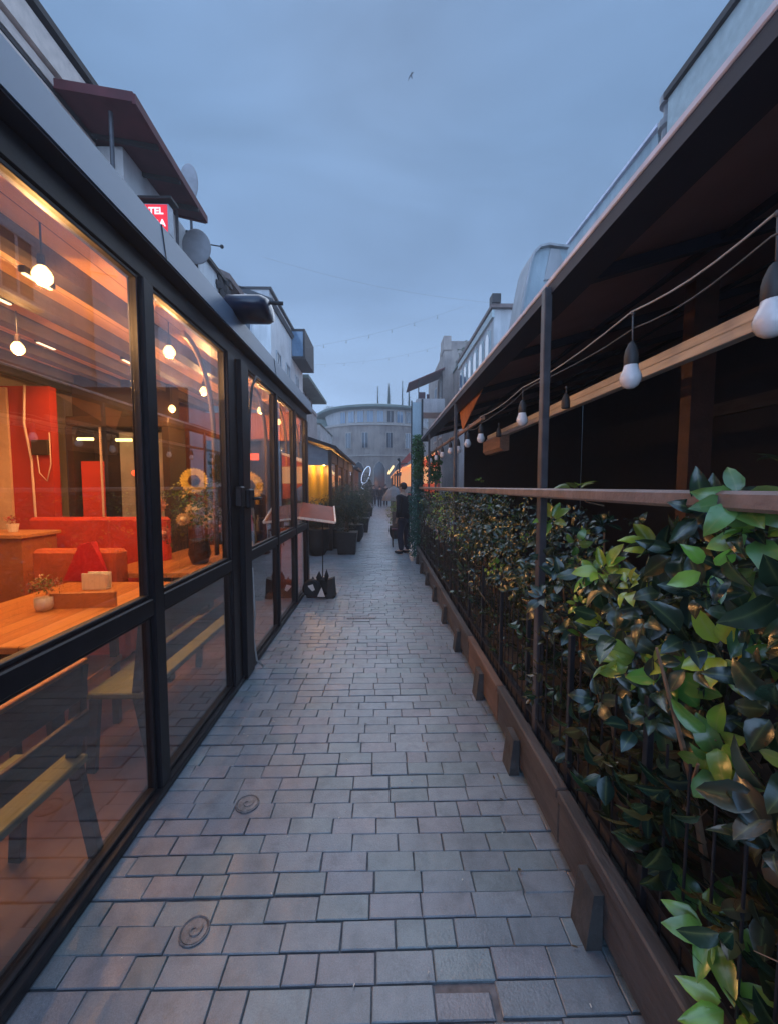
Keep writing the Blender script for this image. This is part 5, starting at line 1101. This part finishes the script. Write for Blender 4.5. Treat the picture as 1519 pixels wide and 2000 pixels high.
wire('wire with tiny bulbs, lowest of the three, over the far alley', (-4.7, 28, 9.9), (5.3, 28, 11.6), .4, 6)
t = thing('bird', 'small dark bird flying high in the middle of the sky', 'bird', (1.37, 20, 20.9))
p = MB(); p.tube([(1.55, 20.1, 20.55), (1.50, 20.05, 20.7), (1.44, 20, 20.95), (1.42, 19.98, 21.12)], [.03, .075, .05, .01], 8)
p.add([(1.47, 20.02, 20.85), (1.43, 20, 21.0), (1.22, 20.3, 20.95), (1.10, 20.5, 20.62), (1.30, 20.25, 20.8)], [(0, 1, 2, 3, 4), (4, 3, 2, 1, 0)])
p.add([(1.50, 20.02, 20.85), (1.45, 20, 21.0), (1.60, 19.7, 20.9), (1.66, 19.5, 20.6), (1.57, 19.8, 20.75)], [(0, 1, 2, 3, 4), (4, 3, 2, 1, 0)]); cbird = (1.37, 20.0, 20.9); p.v = [tuple(cbird[i] + (q[i] - cbird[i]) * .42 for i in range(3)) for q in p.v]; build('body', p, 'bird_black', t)

# ================================================================== PEOPLE
def skinned(nm, joints, edges, m, par, loc, sub=2):
    me = bpy.data.meshes.new(nm); me.from_pydata([tuple(j[0]) for j in joints], edges, []); o = bpy.data.objects.new(nm, me); scene.collection.objects.link(o)
    sk = o.modifiers.new('skin', 'SKIN'); su = o.modifiers.new('sub', 'SUBSURF'); su.levels = su.render_levels = sub
    for i, j in enumerate(joints):
        r = j[1]; me.skin_vertices[0].data[i].radius = (r, r) if not isinstance(r, tuple) else r
    me.skin_vertices[0].data[0].use_root = True
    bpy.context.view_layer.update(); dg = bpy.context.evaluated_depsgraph_get(); nm2 = bpy.data.meshes.new_from_object(o.evaluated_get(dg)); bpy.data.objects.remove(o)
    nm2.polygons.foreach_set('use_smooth', [True] * len(nm2.polygons)); nm2.materials.clear(); nm2.materials.append(M[m])
    q = bpy.data.objects.new(nm, nm2); scene.collection.objects.link(q); q.parent = par; q.location = (0, 0, 0); return q
def person(label, x, y, heading, h, coat, trousers, stride=.12, arm=.1, bend=.0, group=None, detail=True):
    t = thing('person', label, 'person', (x, y, 0), group); t.rotation_euler = (0, 0, heading); k = h / 1.75
    S = lambda *v: (v[0] * k, v[1] * k, v[2] * k)   # local: faces -Y, x right
    fw = lambda z: -.10 * bend * max(0, z - .95)
    J = [(S(0, fw(.95), .95), .11 * k), (S(0, fw(1.2), 1.2), .12 * k), (S(0, fw(1.42), 1.42), .11 * k), (S(0, fw(1.5) - .01, 1.51), .052 * k), (S(0, fw(1.6) - .02, 1.60), (.075 * k, .088 * k)), (S(0, fw(1.7) - .02, 1.70), (.06 * k, .075 * k))]
    E = [(0, 1), (1, 2), (2, 3), (3, 4), (4, 5)]
    for s in (-1, 1):
        b0 = len(J); f = s * stride
        J += [(S(s * .09, fw(.9), .88), .085 * k), (S(s * .10, -f * .6 - .02, .49), .048 * k), (S(s * .10, f * .5 * -1 + .02, .09), .036 * k), (S(s * .11, -f * .5 - .14, .035), .035 * k)]
        E += [(0, b0), (b0, b0 + 1), (b0 + 1, b0 + 2), (b0 + 2, b0 + 3)]
        b1 = len(J); a = -arm * (1 if s > 0 else 1.3)
        J += [(S(s * .18, fw(1.42), 1.42), .058 * k), (S(s * .23, .03 + a * .4, 1.14), .042 * k), (S(s * .21, a, .92), .030 * k), (S(s * .20, a - .03, .84), (.034 * k, .018 * k))]
        E += [(2, b1), (b1, b1 + 1), (b1 + 1, b1 + 2), (b1 + 2, b1 + 3)]
        if detail:
            for q_ in range(4):
                c = len(J); J.append((S(s * .20 + (q_ - 1.5) * .017, a - .05, .79), .008 * k)); J.append((S(s * .20 + (q_ - 1.5) * .018, a - .055, .75 + .008 * abs(q_ - 1.5)), .007 * k)); E += [(b1 + 3, c), (c, c + 1)]
            c = len(J); J.append((S(s * .16, a - .07, .83), .009 * k)); E.append((b1 + 3, c))
    skinned('body', J, E, 'skin', t, (x, y, 0), 1 if detail else 1)
    # coat
    J = [(S(0, fw(.85), .82), (.175 * k, .135 * k)), (S(0, fw(1.05), 1.05), (.165 * k, .125 * k)), (S(0, fw(1.25), 1.25), (.175 * k, .135 * k)), (S(0, fw(1.43), 1.43), (.14 * k, .10 * k)), (S(0, fw(1.5), 1.50), (.075 * k, .075 * k))]; E = [(0, 1), (1, 2), (2, 3), (3, 4)]
    for s in (-1, 1):
        b1 = len(J); a = -arm * (1 if s > 0 else 1.3)
        J += [(S(s * .19, fw(1.42), 1.41), .078 * k), (S(s * .245, .03 + a * .4, 1.14), .062 * k), (S(s * .22, a, .90), .048 * k)]; E += [(3, b1), (b1, b1 + 1), (b1 + 1, b1 + 2)]
    J[0] = (J[0][0], (.20 * k, .16 * k)); skinned('coat', J, E, coat, t, (x, y, 0))
    J = [(S(0, fw(.92), .90), (.14 * k, .11 * k))]; E = []
    for s in (-1, 1):
        f = s * stride; b0 = len(J); J += [(S(s * .09, 0, .82), .10 * k), (S(s * .10, -f * .6 - .02, .49), .085 * k), (S(s * .10, -f * .5 + .02, .08), .068 * k)]; E += [(0, b0), (b0, b0 + 1), (b0 + 1, b0 + 2)]
    skinned('trousers', J, E, trousers, t, (x, y, 0))
    for s in (-1, 1):
        f = s * stride; p = MB(); p.ball((s * .105 * k, (-f * .5 - .06) * k, .04 * k), .05 * k, 12, 8, (.9, 2.6, .8)); o = build('shoe', p, 'cloth_black', None, smooth=True); o.parent = t
    p = MB(); p.ball(S(0, fw(1.67) + .012, 1.675), .098 * k, 14, 10, (.86, 1.0, 1.0)); o = build('hair', p, 'hair_dark', None, smooth=True); o.parent = t
    if detail:
        p = MB(); p.tube([S(0, fw(1.64) - .10, 1.655), S(0, fw(1.64) - .125, 1.62), S(0, fw(1.64) - .10, 1.612)], [.008, .013, .008], 6)
        for s in (-1, 1): p.ball(S(s * .078, fw(1.64) - .01, 1.63), .02, 8, 6, (.5, 1, 1.4))
        o = build('nose_and_ears', p, 'skin', None, smooth=True); o.parent = t
        p = MB()
        for s in (-1, 1): p.ball(S(s * .03, fw(1.64) - .097, 1.645), .009, 8, 6)
        p.tube([S(-.022, fw(1.6) - .092, 1.578), S(.022, fw(1.6) - .092, 1.578)], .004, 5); o = build('eyes_and_mouth', p, 'hair_dark', None, smooth=True); o.parent = t
    return t
person('person in black coat and dark trousers standing side-on by the ivy column', .53, 9.45, R(-128), 1.68, 'cloth_black', 'cloth_navy', .06, .05, .5)
for i, (x, y, hd, lab, c, tr) in enumerate([(-.62, 33, R(8), 'person in dark clothes, leftmost of the group far down the alley', 'cloth_navy', 'cloth_black'), (-.12, 31, R(175), 'person in black, second from left in the far group', 'cloth_black', 'cloth_navy'),
      (.34, 32.2, R(5), 'person in a black coat, third from left in the far group', 'cloth_black', 'cloth_black'), (.82, 29.5, R(-10), 'person in dark blue, rightmost of the far group, before the stalls', 'cloth_navy', 'cloth_black'), (-.9, 38, R(20), 'person in grey walking behind the far group on the left', 'cloth_grey', 'cloth_black')]):
    person(lab, x, y, hd, rnd(1.62, 1.8), c, tr, rnd(.08, .22), rnd(.0, .15), 0, 'people at the far end of the alley', False)

# ================================================================== HAZE
hz_ = MB(); hz_.box(-30, 30, -9, 90, -1.05, 26); ho = build('haze', hz_, 'joint'); ho['kind'] = 'stuff'; ho['label'] = 'thin blue evening haze down the alley'; ho['category'] = 'haze'
hm = bpy.data.materials.new('haze_air'); hm.use_nodes = True; ht = hm.node_tree; ht.nodes.clear(); hout = N(ht, 'ShaderNodeOutputMaterial'); hv = N(ht, 'ShaderNodeVolumePrincipled')
hv.inputs['Color'].default_value = (.80, .86, .95, 1); hv.inputs['Density'].default_value = .005; hv.inputs['Anisotropy'].default_value = .2
ht.links.new(hv.outputs[0], hout.inputs['Volume']); ho.data.materials.clear(); ho.data.materials.append(hm)
